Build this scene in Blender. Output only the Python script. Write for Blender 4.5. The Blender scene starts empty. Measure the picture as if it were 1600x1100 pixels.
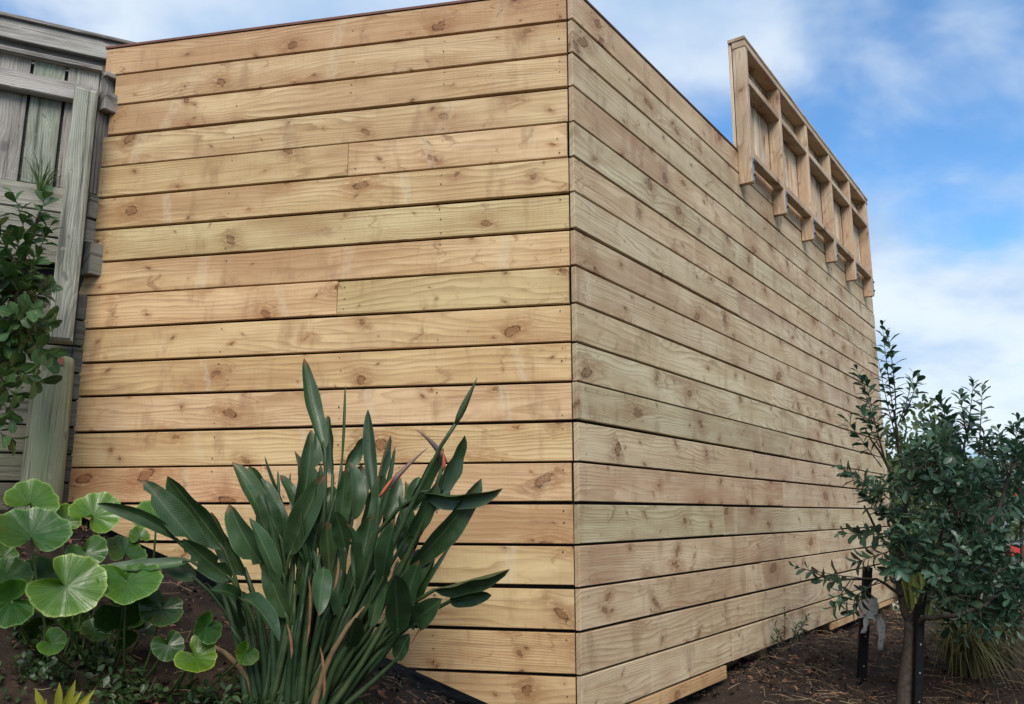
import bpy, bmesh, math, random
import numpy as np
from mathutils import Vector, Matrix, noise
random.seed(7); np.random.seed(7)
R = math.radians
scene = bpy.context.scene
COL = scene.collection

# ------------------------------------------------------------------ camera (z = 0 is eye level, camera looks along +Y)
FPX, PITCH = 1300.0, 0.1918
cam_d = bpy.data.cameras.new('camera'); cam = bpy.data.objects.new('camera', cam_d); COL.objects.link(cam)
cam_d.sensor_width = 36; cam_d.lens = 36*FPX/1600; cam_d.clip_start = .05; cam_d.clip_end = 3000
cam.location = (0, 0, 0); cam.rotation_euler = (math.pi/2+PITCH, 0, 0)
scene.camera = cam

# ------------------------------------------------------------------ sun, sky, exposure
SUN_DIR = Vector((.06, -.72, .70)).normalized()          # towards the sun (veiled by cloud)
SKY_STRENGTH, SUN_STRENGTH, SUN_ANGLE, EXPOSURE = .10, 1.9, 32, .94
sd = bpy.data.lights.new('sun', 'SUN'); so = bpy.data.objects.new('sun', sd); COL.objects.link(so)
sd.energy = SUN_STRENGTH; sd.angle = R(SUN_ANGLE); sd.color = (1, .93, .82)
so.rotation_euler = (-SUN_DIR).to_track_quat('-Z', 'Y').to_euler(); so.location = (-6, -6, 12)
vs = scene.view_settings
vs.view_transform = 'Standard'; vs.look = 'None'; vs.gamma = 1; vs.use_curve_mapping = False; vs.exposure = EXPOSURE


class NT:
    """small helper for node graphs"""
    def __init__(s, tree): s.t = tree; s.n = tree.nodes; s.l = tree.links
    def new(s, typ, **kw):
        n = s.n.new(typ)
        for k, v in kw.items(): setattr(n, k, v)
        return n
    def put(s, sock, v):
        if v is None: return
        if hasattr(v, 'is_linked') or isinstance(v, bpy.types.NodeSocket): s.l.new(v, sock)
        else:
            if hasattr(sock.default_value, '__len__') and not hasattr(v, '__len__'): v = (v,)*len(sock.default_value)
            if hasattr(v, '__len__') and len(v) == 3 and len(sock.default_value) == 4: v = (*v, 1)
            sock.default_value = v
    def m(s, op, a, b=None, c=None, clamp=False):
        n = s.new('ShaderNodeMath', operation=op, use_clamp=clamp)
        for i, v in enumerate((a, b, c)):
            if v is not None: s.put(n.inputs[i], v)
        return n.outputs[0]
    def add(s, a, b): return s.m('ADD', a, b)
    def sub(s, a, b): return s.m('SUBTRACT', a, b)
    def mul(s, a, b): return s.m('MULTIPLY', a, b)
    def xyz(s, x=0., y=0., z=0.):
        n = s.new('ShaderNodeCombineXYZ')
        for i, v in enumerate((x, y, z)): s.put(n.inputs[i], v)
        return n.outputs[0]
    def sep(s, v):
        n = s.new('ShaderNodeSeparateXYZ'); s.l.new(v, n.inputs[0]); return n.outputs
    def noise(s, vec, scale=1., detail=2., rough=.5, dims='3D', dist=0.):
        n = s.new('ShaderNodeTexNoise', noise_dimensions=dims)
        s.put(n.inputs['Vector'], vec); s.put(n.inputs['Scale'], scale); s.put(n.inputs['Detail'], detail)
        s.put(n.inputs['Roughness'], rough); s.put(n.inputs['Distortion'], dist)
        return n.outputs[0]
    def step(s, v, a, b, c=0., d=1., smooth=True):
        n = s.new('ShaderNodeMapRange', interpolation_type='SMOOTHSTEP' if smooth else 'LINEAR')
        for i, x in enumerate((v, a, b, c, d)): s.put(n.inputs[i], x)
        return n.outputs[0]
    def mix(s, f, a, b, mode='MIX'):
        n = s.new('ShaderNodeMix', data_type='RGBA', blend_type=mode)
        s.put(n.inputs[0], f); s.put(n.inputs[6], a); s.put(n.inputs[7], b)
        return n.outputs[2]
    def hsv(s, c, h=.5, sat=1., v=1.):
        n = s.new('ShaderNodeHueSaturation')
        s.put(n.inputs['Hue'], h); s.put(n.inputs['Saturation'], sat); s.put(n.inputs['Value'], v); s.put(n.inputs['Color'], c)
        return n.outputs[0]


world = bpy.data.worlds.new('World'); scene.world = world; world.use_nodes = True
w = NT(world.node_tree); w.n.clear()
sky = w.new('ShaderNodeTexSky', sky_type='NISHITA', sun_disc=False)
sky.sun_elevation = math.asin(SUN_DIR.z); sky.sun_rotation = math.atan2(SUN_DIR.x, SUN_DIR.y)
sky.air_density = 1.0; sky.dust_density = .3; sky.ozone_density = 1.8
tc = w.new('ShaderNodeTexCoord')
dx, dy, dz = w.sep(tc.outputs['Generated'])
den = w.add(w.m('MAXIMUM', dz, 0.), .28)
cp = w.xyz(w.m('DIVIDE', dx, den), w.m('DIVIDE', dy, den), 0.)
warp = w.noise(cp, 1.1, 3., .5)
cp2 = w.xyz(w.add(w.m('DIVIDE', dx, den), w.mul(warp, .55)), w.add(w.m('DIVIDE', dy, den), w.mul(warp, .35)), 10.1)
big = w.noise(cp2, 1.25, 6., .50)
fine = w.noise(cp2, 5.0, 6., .55)
f = w.add(big, w.mul(w.sub(fine, .5), .20))
low = w.step(dz, .34, .04, 0., .2)
mask = w.step(w.add(f, low), .30, .52)
shade = w.noise(w.xyz(w.m('DIVIDE', dx, den), w.m('DIVIDE', dy, den), 9.), 1.9, 5., .55)
cloudc = w.mix(w.step(shade, .36, .64), (2.3, 3.25, 4.6), (4.5, 4.95, 5.4))
skyc = w.mix(1., sky.outputs[0], (.64, .95, 1.14), 'MULTIPLY')
colr = w.mix(w.mul(mask, .93), skyc, cloudc)
bg = w.new('ShaderNodeBackground'); w.put(bg.inputs[0], colr); bg.inputs[1].default_value = SKY_STRENGTH
wo = w.new('ShaderNodeOutputWorld'); w.l.new(bg.outputs[0], wo.inputs[0])


# ------------------------------------------------------------------ materials
def new_mat(name):
    m = bpy.data.materials.new(name); m.use_nodes = True
    t = NT(m.node_tree); t.n.clear()
    out = t.new('ShaderNodeOutputMaterial'); b = t.new('ShaderNodeBsdfPrincipled')
    t.l.new(b.outputs[0], out.inputs[0])
    return m, t, b, out

def bump(t, b, h, strength=.3, dist=.002):
    n = t.new('ShaderNodeBump'); n.inputs['Strength'].default_value = strength; n.inputs['Distance'].default_value = dist
    t.l.new(h, n.inputs['Height']); t.l.new(n.outputs[0], b.inputs['Normal'])

def knots(t, u, v, fu, fv, rmin, rmax):
    vo = t.new('ShaderNodeTexVoronoi', voronoi_dimensions='2D', feature='F1')
    kx, ky = t.mul(u, fu), t.mul(v, fv)
    t.l.new(t.xyz(kx, ky, 0.), vo.inputs['Vector']); vo.inputs['Scale'].default_value = 1
    px, py, _ = t.sep(vo.outputs['Position'])
    ddx = t.m('DIVIDE', t.sub(kx, px), fu); ddy = t.m('DIVIDE', t.sub(ky, py), fv)
    cr, cg, cb = t.sep(vo.outputs['Color'])
    r = t.add(rmin, t.mul(t.m('POWER', cr, 2.0), rmax))
    # lean the knot a little and make some of them long spikes
    lean = t.mul(t.sub(cg, .5), 2.2)
    ax = t.add(ddx, t.mul(ddy, lean))
    ax = t.mul(ax, t.step(cb, 0., 1., .45, 1.35, False))
    d = t.m('SQRT', t.add(t.mul(ax, ax), t.mul(ddy, ddy)))
    return t.m('DIVIDE', d, r), ddy, cb

def make_pine(name):
    m, t, b, out = new_mat(name)
    uv = t.new('ShaderNodeUVMap'); uv.uv_map = 'UVMap'
    u, v, _ = t.sep(uv.outputs[0])
    oi = t.new('ShaderNodeObjectInfo'); tint = oi.outputs['Color']; rnd = oi.outputs['Random']
    wob = t.mul(t.sub(t.noise(t.xyz(t.mul(u, 38.), t.mul(v, 38.), 0.), 1., 3., .6, '2D'), .5), .020)
    q, ddy, kb = knots(t, t.add(u, wob), t.add(v, wob), 2.9, 6.2, .0025, .024)
    q2, ddy2, kb2 = knots(t, t.add(u, 31.7), t.add(v, 7.3), 2.7, 8., .0008, .009)
    push = t.m('EXPONENT', t.mul(t.mul(q, q), -.16))
    h = t.sub(v, t.mul(t.mul(ddy, push), .9))
    n1 = t.sub(t.noise(t.xyz(t.mul(u, .75), t.mul(h, 5.5), t.mul(rnd, 40.)), 1., 2., .45), .5)
    n2 = t.sub(t.noise(t.xyz(t.mul(u, 5.), t.mul(h, 22.), 3.), 1., 2., .5), .5)
    x = t.add(t.add(t.mul(h, t.step(t.m('FRACT', t.mul(rnd, 7.3)), 0., 1., 34., 84., False)), t.mul(n1, t.step(t.m('FRACT', t.mul(rnd, 13.7)), 0., 1., 7., 20., False))), t.mul(n2, 1.3))
    ring = t.m('FRACT', x)
    late = t.mul(t.m('POWER', ring, 1.9), t.step(ring, 1., .86))
    amp = t.step(t.noise(t.xyz(t.mul(u, 1.1), t.mul(v, 7.), 11.), 1., 2.), .3, .7, .25, 1.)
    fib = t.noise(t.xyz(t.mul(u, 9.), t.mul(v, 420.), 0.), 1., 3., .6)
    saw = t.noise(t.xyz(t.mul(u, 210.), t.mul(v, 5.), 2.), 1., 2., .6)
    blot = t.noise(t.xyz(t.mul(u, 2.2), t.mul(v, 9.), t.mul(rnd, 17.)), 1., 4., .6)
    blot2 = t.noise(t.xyz(t.mul(u, 1.1), t.mul(v, 3.5), t.add(t.mul(rnd, 29.), 5.)), 1., 3., .6)
    base = t.mix(t.step(blot, .32, .7), (.67, .49, .30), (.50, .325, .175))
    base = t.mix(t.mul(t.mul(late, amp), 1.), base, (.23, .115, .046))
    base = t.mix(t.step(fib, .35, .75, 0., .32), base, (.66, .50, .30))
    base = t.mix(t.step(saw, .52, .75, 0., .17), base, (.70, .54, .34))
    base = t.mix(t.step(saw, .46, .25, 0., .12), base, (.25, .15, .07))
    base = t.mix(t.step(blot2, .48, .70, 0., .6), base, (.36, .195, .105))
    stk = t.noise(t.xyz(t.mul(u, 1.4), t.mul(h, 75.), t.mul(rnd, 7.)), 1., 3., .6)
    base = t.mix(t.step(stk, .52, .74, 0., .5), base, (.30, .17, .085))
    base = t.mix(t.step(stk, .44, .26, 0., .3), base, (.72, .57, .37))
    drip = t.noise(t.xyz(t.mul(u, 9.), t.mul(v, 3.), t.add(t.mul(rnd, 11.), 4.)), 1., 4., .65)
    base = t.mix(t.step(drip, .53, .72, 0., .5), base, (.27, .155, .085))
    flare = t.noise(t.xyz(t.add(t.mul(u, 13.), t.mul(n2, 3.)), t.mul(v, 5.), t.add(t.mul(rnd, 19.), 8.)), 1., 3., .6)
    base = t.mix(t.step(flare, .62, .74, 0., .62), base, (.23, .12, .062))
    crack = t.noise(t.xyz(t.mul(u, 2.6), t.mul(h, 170.), t.add(t.mul(rnd, 3.), 1.)), 1., 2., .5)
    base = t.mix(t.step(crack, .70, .78, 0., .7), base, (.13, .07, .035))
    # knots: reddish halo, dark ring, brown heart
    halo = t.m('EXPONENT', t.mul(t.mul(q, q), -.09))
    hs = t.noise(t.xyz(t.mul(u, 26.), t.mul(v, 70.), 1.), 1., 3., .6)
    base = t.mix(t.mul(t.mul(halo, t.step(hs, .22, .6)), 1.), base, t.mix(kb, (.36, .185, .085), (.27, .145, .075)))
    kr = t.m('FRACT', t.mul(q, 3.2))
    kc = t.mix(t.step(t.add(t.mul(kr, .6), t.mul(hs, .5)), .2, .8), (.36, .19, .09), (.15, .068, .032))
    base = t.mix(t.mul(t.step(q, 1.12, .82), .78), base, kc)
    rim = t.mul(t.step(q, .72, .95), t.step(q, 1.22, 1.0))
    base = t.mix(t.mul(t.mul(rim, t.step(hs, .35, .6)), .8), base, (.06, .030, .017))
    base = t.mix(t.mul(t.step(q2, 1.2, .6), .8), base, (.115, .058, .03))
    halo2 = t.m('EXPONENT', t.mul(t.mul(q2, q2), -.2))
    base = t.mix(t.mul(halo2, .6), base, (.24, .125, .06))
    # board tint (sawn timber arrives greener, pinker or paler board by board)
    base = t.mix(1., base, tint, 'MULTIPLY')
    # pale bands left by the spacers in the timber stack
    su = t.add(t.m('DIVIDE', u, t.step(rnd, 0., 1., .44, .8, False)), t.mul(t.mul(v, 1.5), t.sub(rnd, .5)))
    fr = t.m('ABSOLUTE', t.sub(t.m('FRACT', su), .5))
    band = t.mul(t.step(fr, .052, .020), t.step(t.noise(t.xyz(t.mul(u, .9), 0., t.mul(rnd, 9.)), 1., 1.), .44, .6))
    band = t.mul(band, t.step(t.noise(t.xyz(t.mul(u, 60.), t.mul(v, 30.), 0.), 1., 4., .65), .34, .62, .1, 1.))
    base = t.mix(t.mul(band, .40), base, (.60, .50, .36))
    t.l.new(base, b.inputs['Base Color'])
    t.put(b.inputs['Roughness'], t.step(fib, .2, .8, .66, .86)); b.inputs['Specular IOR Level'].default_value = .28
    hh = t.add(t.add(t.mul(late, -.25), t.mul(fib, .5)), t.add(t.mul(saw, .35), t.mul(t.step(q2, 1., .5), -1.2)))
    bump(t, b, hh, .6, .002)
    return m

def make_weathered(name, ca, cb_, green=.5):
    m, t, b, out = new_mat(name)
    uv = t.new('ShaderNodeUVMap'); uv.uv_map = 'UVMap'
    u, v, _ = t.sep(uv.outputs[0])
    oi = t.new('ShaderNodeObjectInfo'); tint = oi.outputs['Color']; rnd = oi.outputs['Random']
    q, ddy, kb = knots(t, u, v, 3., 8., .003, .017)
    push = t.m('EXPONENT', t.mul(t.mul(q, q), -.15))
    h = t.sub(v, t.mul(t.mul(ddy, push), .9))
    n1 = t.sub(t.noise(t.xyz(t.mul(u, 1.2), t.mul(h, 7.), t.mul(rnd, 30.)), 1., 2.), .5)
    x = t.add(t.mul(h, 90.), t.mul(n1, 10.))
    ring = t.m('POWER', t.m('FRACT', x), 2.)
    fib = t.noise(t.xyz(t.mul(u, 7.), t.mul(v, 260.), 0.), 1., 4., .65)
    blot = t.noise(t.xyz(t.mul(u, 3.), t.mul(v, 10.), t.mul(rnd, 13.)), 1., 5., .62)
    alg = t.noise(t.xyz(t.mul(u, 2.), t.mul(v, 6.), t.add(t.mul(rnd, 23.), 2.)), 1., 4., .6)
    streak = t.noise(t.xyz(t.mul(u, 1.6), t.mul(v, 55.), t.mul(rnd, 5.)), 1., 3., .6)
    base = t.mix(t.step(blot, .3, .72), ca, cb_)
    base = t.mix(t.mul(ring, .55), base, (.11, .105, .098))
    base = t.mix(t.step(fib, .45, .8, 0., .35), base, (.50, .51, .52))
    base = t.mix(t.step(streak, .52, .70, 0., .8), base, (.07, .066, .060))
    base = t.mix(t.step(alg, .5, .72, 0., green), base, (.22, .29, .205))
    crk = t.noise(t.xyz(t.mul(u, 2.2), t.mul(v, 130.), t.mul(rnd, 31.)), 1., 2., .5)
    base = t.mix(t.step(crk, .66, .74, 0., .85), base, (.03, .028, .026))
    lich = t.noise(t.xyz(t.mul(u, 30.), t.mul(v, 30.), t.mul(rnd, 3.)), 1., 4., .7)
    base = t.mix(t.step(lich, .60, .72, 0., .35), base, (.46, .48, .46))
    base = t.mix(t.mul(t.step(q, 1.2, .6), .55), base, (.095, .085, .08))
    base = t.mix(1., base, tint, 'MULTIPLY')
    t.l.new(base, b.inputs['Base Color']); b.inputs['Roughness'].default_value = .9; b.inputs['Specular IOR Level'].default_value = .2
    bump(t, b, t.add(t.mul(fib, .7), t.add(t.mul(ring, -.5), t.mul(blot, .6))), 1., .005)
    return m

def make_leaf(name, c1, c2, rib, rough=.4, trans=.18, vein=0., spec=.45, radial=False):
    """UV: x along the midrib, y across (-1..1 mapped to 0..1); attribute 'tint' per face"""
    m, t, b, out = new_mat(name)
    uv = t.new('ShaderNodeUVMap'); uv.uv_map = 'UVMap'
    u, v, _ = t.sep(uv.outputs[0])
    at = t.new('ShaderNodeAttribute'); at.attribute_name = 'tint'; tf = at.outputs['Fac']
    geo = t.new('ShaderNodeNewGeometry')
    oi = t.new('ShaderNodeObjectInfo')
    pn = t.noise(geo.outputs['Position'], 34., 2., .5)
    base = t.mix(t.m('ADD', tf, t.mul(t.sub(pn, .5), .7), clamp=True), c1, c2)
    a = t.m('ABSOLUTE', t.sub(v, .5))
    hgt = pn
    if radial:
        # u = angle/2pi, v = radius
        wv = t.m('ABSOLUTE', t.m('SINE', t.mul(t.add(u, t.mul(t.sub(pn, .5), .008)), math.pi*11)))
        fork = t.m('ABSOLUTE', t.m('SINE', t.mul(t.add(u, .012), math.pi*33)))
        veins = t.m('MAXIMUM', t.mul(t.step(wv, t.add(.05, t.mul(t.sub(1., v), .14)), .0), t.step(v, 1.05, .2)),
                    t.mul(t.mul(t.step(fork, .18, .0), t.step(v, .45, .75)), .35))
        base = t.mix(t.step(v, .9, .25, 0., .45), base, (.022, .075, .016))
        base = t.mix(t.step(v, .90, 1.0, 0., .6), base, rib)
        base = t.mix(t.mul(veins, t.step(pn, .3, .6, .25, .7)), base, rib)
        base = t.mix(t.step(t.noise(geo.outputs['Position'], 24., 4., .6), .55, .75, 0., .55), base, (.024, .072, .012))
        hgt = t.add(t.mul(veins, -1.), t.mul(pn, .3))
        bump(t, b, hgt, .8, .006)
    else:
        base = t.mix(t.mul(t.step(a, .045, .015), .65), base, rib)
        if vein:
            wv = t.m('FRACT', t.add(t.mul(u, vein), t.mul(a, vein*.35)))
            wl = t.step(t.m('ABSOLUTE', t.sub(wv, .5)), .0, .28)
            base = t.mix(t.mul(t.sub(1., wl), .22), base, rib)
            hgt = t.add(wl, t.mul(pn, .3))
        base = t.mix(t.step(a, .455, .495, 0., .6), base, rib)  # pale leaf edge: a rim highlight painted into the colour
        if vein:
            tipb = t.mul(t.step(t.add(u, t.mul(t.sub(pn, .5), .5)), .86, 1.02), t.step(tf, .35, .6))
            base = t.mix(t.mul(tipb, .85), base, (.14, .075, .035))
            spot = t.noise(geo.outputs['Position'], 90., 3., .6)
            base = t.mix(t.step(spot, .66, .74, 0., .5), base, (.10, .075, .03))
        bump(t, b, hgt, .2, .0015)
    base = t.mix(1., base, oi.outputs['Color'], 'MULTIPLY')
    t.l.new(base, b.inputs['Base Color'])
    t.put(b.inputs['Roughness'], t.step(pn, .3, .7, rough-.08, rough+.14)); b.inputs['Specular IOR Level'].default_value = spec
    tr = t.new('ShaderNodeBsdfTranslucent'); t.l.new(t.hsv(base, .49, 1.1, 1.25), tr.inputs[0])
    ms = t.new('ShaderNodeMixShader'); ms.inputs[0].default_value = trans
    t.l.new(b.outputs[0], ms.inputs[1]); t.l.new(tr.outputs[0], ms.inputs[2]); t.l.new(ms.outputs[0], out.inputs[0])
    return m

def make_plain(name, c1, c2, scale=20., rough=.8, bs=.3, bd=.004, metal=0., spec=.3):
    m, t, b, out = new_mat(name)
    geo = t.new('ShaderNodeNewGeometry')
    oi = t.new('ShaderNodeObjectInfo')
    n = t.noise(geo.outputs['Position'], scale, 5., .6)
    base = t.mix(t.step(n, .3, .7), c1, c2)
    base = t.mix(1., base, oi.outputs['Color'], 'MULTIPLY')
    t.l.new(base, b.inputs['Base Color']); b.inputs['Roughness'].default_value = rough
    b.inputs['Metallic'].default_value = metal; b.inputs['Specular IOR Level'].default_value = spec
    bump(t, b, n, bs, bd)
    return m

def make_soil():
    m, t, b, out = new_mat('soil')
    geo = t.new('ShaderNodeNewGeometry'); P = geo.outputs['Position']
    a = t.noise(P, 1.7, 5., .6); c = t.noise(P, 14., 6., .65); d = t.noise(P, 90., 4., .6)
    base = t.mix(t.step(a, .36, .66), (.022, .0165, .014), (.044, .029, .021))
    base = t.mix(t.step(c, .42, .72, 0., .75), base, (.060, .040, .029))
    base = t.mix(t.step(d, .60, .78, 0., .5), base, (.15, .115, .085))
    base = t.mix(t.step(d, .42, .25, 0., .6), base, (.014, .011, .010))
    px, py, pz = t.sep(P)
    far = t.step(t.m('SQRT', t.add(t.mul(px, px), t.mul(py, py))), 10., 16.)
    base = t.mix(far, base, t.mix(t.step(a, .4, .6), (.05, .075, .03), (.075, .09, .04)))
    t.l.new(base, b.inputs['Base Color']); b.inputs['Roughness'].default_value = .95; b.inputs['Specular IOR Level'].default_value = .15
    bump(t, b, t.add(t.mul(c, 1.), t.mul(d, .5)), .9, .02)
    return m

M = dict(
    pine=make_pine('sawn_pine'),
    grey=make_weathered('weathered_timber', (.45, .42, .38), (.225, .205, .183), .28),
    greenpost=make_weathered('treated_post_timber', (.30, .34, .28), (.215, .25, .20), .7),
    wrap=make_plain('black_shade_sheet', (.012, .011, .011), (.02, .018, .018), 8.),  # black for added sheets that stand in for shadow and block light
    cap=make_plain('brown_capping', (.20, .095, .07), (.13, .06, .05), 14.),
    nail=make_plain('nail_steel', (.055, .045, .04), (.03, .026, .024), 200., .6, .1, .0005),
    steel=make_plain('galvanised_steel', (.30, .30, .30), (.20, .20, .20), 40., .6, .1, .0005, .4),
    redcut=make_plain('red_cut_timber', (.30, .12, .085), (.20, .085, .06), 60.),
    soil=make_soil(),
    litter=make_plain('dry_litter', (.30, .21, .14), (.13, .07, .045), 30., .9),
    straw=make_plain('dry_straw', (.42, .34, .22), (.24, .18, .11), 20., .85),
    bark=make_plain('bark', (.075, .056, .043), (.034, .026, .021), 60., .9, .6, .006),
    twig=make_plain('twig_bark', (.075, .055, .04), (.04, .032, .026), 80., .85),
    stake=make_plain('black_stake_paint', (.006, .006, .0065), (.010, .010, .011), 60., .7, .3, .004, 0., .12),
    cloth=make_plain('tie_cloth', (.52, .50, .46), (.34, .32, .29), 70., .95, .6, .004),
    tree=make_leaf('tree_leaf', (.022, .052, .026), (.062, .112, .062), (.085, .13, .085), .36, .12, 0., .5),
    shrub=make_leaf('shrub_leaf', (.035, .072, .022), (.075, .135, .045), (.14, .20, .07), .42, .2),
    strel=make_leaf('broad_leaf', (.014, .037, .011), (.034, .068, .025), (.085, .125, .06), .34, .10, 26., .42),
    farf=make_leaf('round_leaf', (.040, .108, .010), (.082, .178, .014), (.30, .40, .10), .33, .2, 0., .48, True),
    stalk=make_plain('leaf_stalk', (.024, .046, .018), (.042, .070, .028), 30., .5, .2, .002, 0., .35),
    blade=make_leaf('grass_blade', (.085, .10, .035), (.17, .15, .065), (.25, .22, .11), .55, .2),
    yellow=make_leaf('yellow_green_leaf', (.30, .32, .035), (.42, .40, .06), (.5, .5, .12), .4, .25),
    bract=make_plain('flower_bract', (.10, .085, .085), (.20, .10, .085), 14., .45, .1, .001),
    coral=make_plain('coral_petal', (.62, .13, .06), (.48, .10, .06), 20., .5),
    cream=make_plain('cream_render', (.62, .57, .46), (.55, .50, .41), 3., .85),
    white=make_plain('white_weatherboard', (.74, .74, .72), (.66, .66, .65), 3., .7),
    red=make_plain('red_fascia', (.50, .045, .04), (.40, .035, .035), 4., .5),
    roof=make_plain('grey_roof', (.20, .21, .22), (.14, .145, .155), 2., .6),
    bgleaf=make_leaf('far_leaf', (.055, .085, .028), (.10, .135, .05), (.12, .16, .07), .5, .2),
    glass=make_plain('dark_window_glass', (.03, .035, .04), (.05, .055, .06), 2., .08, .0, .001),
)


# ------------------------------------------------------------------ object helpers
def tag(o, label=None, cat=None, group=None, kind=None):
    if label: o['label'] = label
    if cat: o['category'] = cat
    if group: o['group'] = group
    if kind: o['kind'] = kind
    return o

def link(name, me, mat, parent=None, color=None):
    o = bpy.data.objects.new(name, me); COL.objects.link(o)
    if mat is not None and not me.materials: me.materials.append(mat)
    if parent is not None:
        o.parent = parent
        o.matrix_parent_inverse = Matrix.Translation(parent_loc(parent)).inverted()
    if color: o.color = (*color, 1)
    return o

def parent_loc(p):
    v = Vector(p.location)
    return v

def empty(name, loc, label, cat, group=None):
    o = bpy.data.objects.new(name, None); COL.objects.link(o); o.location = loc; o.empty_display_size = .1
    return tag(o, label, cat, group)

def mesh_from(name, verts, faces, uvs=None, tints=None, smooth=False):
    me = bpy.data.meshes.new(name); me.from_pydata([tuple(x) for x in verts], [], faces)
    if uvs is not None:
        ul = me.uv_layers.new(name='UVMap')
        li = np.empty(len(me.loops), np.int32); me.loops.foreach_get('vertex_index', li)
        ul.data.foreach_set('uv', np.asarray(uvs, np.float32)[li].ravel())
    if tints is not None:
        at = me.attributes.new('tint', 'FLOAT', 'FACE'); at.data.foreach_set('value', np.asarray(tints, np.float32))
    if smooth: me.polygons.foreach_set('use_smooth', [True]*len(me.polygons))
    me.update(); return me

def prism(name, poly, org, eu, ev, en, t, mat, parent=None, color=None, bev=.0025, jit=0.):
    """convex polygon (u, v in metres) with its face at org, thickness t behind it, chamfered front edge; UV in metres along the board"""
    org, eu, ev, en = Vector(org), Vector(eu), Vector(ev), Vector(en)
    n = len(poly); c = Vector((sum(p[0] for p in poly)/n, sum(p[1] for p in poly)/n))
    ru, rv = random.uniform(0, 90), random.uniform(0, 90)
    P = [Vector((p[0], p[1]+random.uniform(-jit, jit))) for p in poly]
    area = sum(P[i].x*P[(i+1) % n].y-P[(i+1) % n].x*P[i].y for i in range(n))
    if area < 0: P.reverse()
    def inset(d):
        res = []
        for i in range(n):
            a, b_, c_ = P[i-1], P[i], P[(i+1) % n]
            e1 = (b_-a).normalized(); e2 = (c_-b_).normalized()
            n1 = Vector((-e1.y, e1.x)); n2 = Vector((-e2.y, e2.x))
            k = 1+n1.dot(n2)
            res.append(b_+(n1+n2)*(d/max(k, .35)))
        return res
    I = inset(bev)
    V, UV = [], []
    for ring, dep in ((I, 0.), (P, bev), (P, t)):
        for p in ring:
            V.append(org+eu*p.x+ev*p.y-en*dep); UV.append((p.x+ru+(dep if dep > bev else 0), p.y+rv+dep))
    flip = eu.cross(ev).dot(en) < 0
    F = [list(range(n))]
    for k in range(2):
        for i in range(n):
            j = (i+1) % n; a = k*n; b2 = (k+1)*n
            F.append([a+i, b2+i, b2+j, a+j])
    F.append([2*n+i for i in range(n)][::-1])
    if flip: F = [f[::-1] for f in F]
    return link(name, mesh_from(name, V, F, UV), mat, parent, color)

def rect(u0, u1, v0, v1): return [(u0, v0), (u1, v0), (u1, v1), (u0, v1)]

def clip(poly, fn):
    out = []
    for i in range(len(poly)):
        a, b_ = poly[i], poly[(i+1) % len(poly)]
        fa, fb = fn(*a), fn(*b_)
        if fa >= 0: out.append(a)
        if (fa >= 0) != (fb >= 0):
            s = fa/(fa-fb); out.append((a[0]+(b_[0]-a[0])*s, a[1]+(b_[1]-a[1])*s))
    return out

def tube_geo(pts, rad, n=7, cap=True):
    pts = [Vector(p) for p in pts]; V, F, UV = [], [], []
    L = 0; ref = Vector((.31, .17, .93)).normalized()
    for i, p in enumerate(pts):
        d = (pts[min(i+1, len(pts)-1)]-pts[max(i-1, 0)]).normalized()
        s = d.cross(ref)
        if s.length < .1: s = d.cross(Vector((1, 0, 0)))
        s.normalize(); q = d.cross(s)
        if i: L += (p-pts[i-1]).length
        for k in range(n):
            a = 2*math.pi*k/n
            V.append(p+(s*math.cos(a)+q*math.sin(a))*rad[i]); UV.append((L, rad[i]*2*math.pi*min(k, n-k)/n))
    for i in range(len(pts)-1):
        for k in range(n):
            F.append([i*n+k, i*n+(k+1) % n, (i+1)*n+(k+1) % n, (i+1)*n+k])
    if cap:
        F.append(list(range(n))[::-1]); F.append([(len(pts)-1)*n+k for k in range(n)])
    return V, F, UV

def tube(name, pts, rad, mat, parent=None, n=7, color=None):
    V, F, UV = tube_geo(pts, rad, n)
    return link(name, mesh_from(name, V, F, UV, [random.random()]*len(F), True), mat, parent, color)

def bez(a, b, c, n):
    a, b, c = Vector(a), Vector(b), Vector(c)
    return [a*(1-t)**2+b*2*t*(1-t)+c*t*t for t in [i/(n-1) for i in range(n)]]

class Bag:
    """collects pieces for one joined mesh"""
    def __init__(s): s.V, s.F, s.UV, s.T = [], [], [], []
    def put(s, V, F, UV, tint=None):
        o = len(s.V); s.V += list(V); s.UV += list(UV)
        for f in F: s.F.append([i+o for i in f]); s.T.append(random.random() if tint is None else tint)
    def build(s, name, mat, parent=None, smooth=False, color=None):
        return link(name, mesh_from(name, s.V, s.F, s.UV, s.T, smooth), mat, parent, color)

# rays of the camera, used to read real positions off measured image points at a known distance
SP, CP = math.sin(PITCH), math.cos(PITCH)
def at(px, py, Y):
    a = (px-800)/FPX; b = -(py-550)/FPX
    d = Vector((a, CP-b*SP, SP+b*CP)); return d*(Y/d.y)
def px2m(p, Y): return p*Y/FPX

# ------------------------------------------------------------------ frames of the two walls
C0 = Vector((.2492, 3.0876, 0)); AL, AR = .20987, .6101
dL = Vector((-math.cos(AL), math.sin(AL), 0)); nL = Vector((-math.sin(AL), -math.cos(AL), 0))
dR = Vector((math.sin(AR), math.cos(AR), 0)); nR = Vector((math.cos(AR), -math.sin(AR), 0))
UP = Vector((0, 0, 1)); Z0, PITCHB = 1.989, .15

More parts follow.
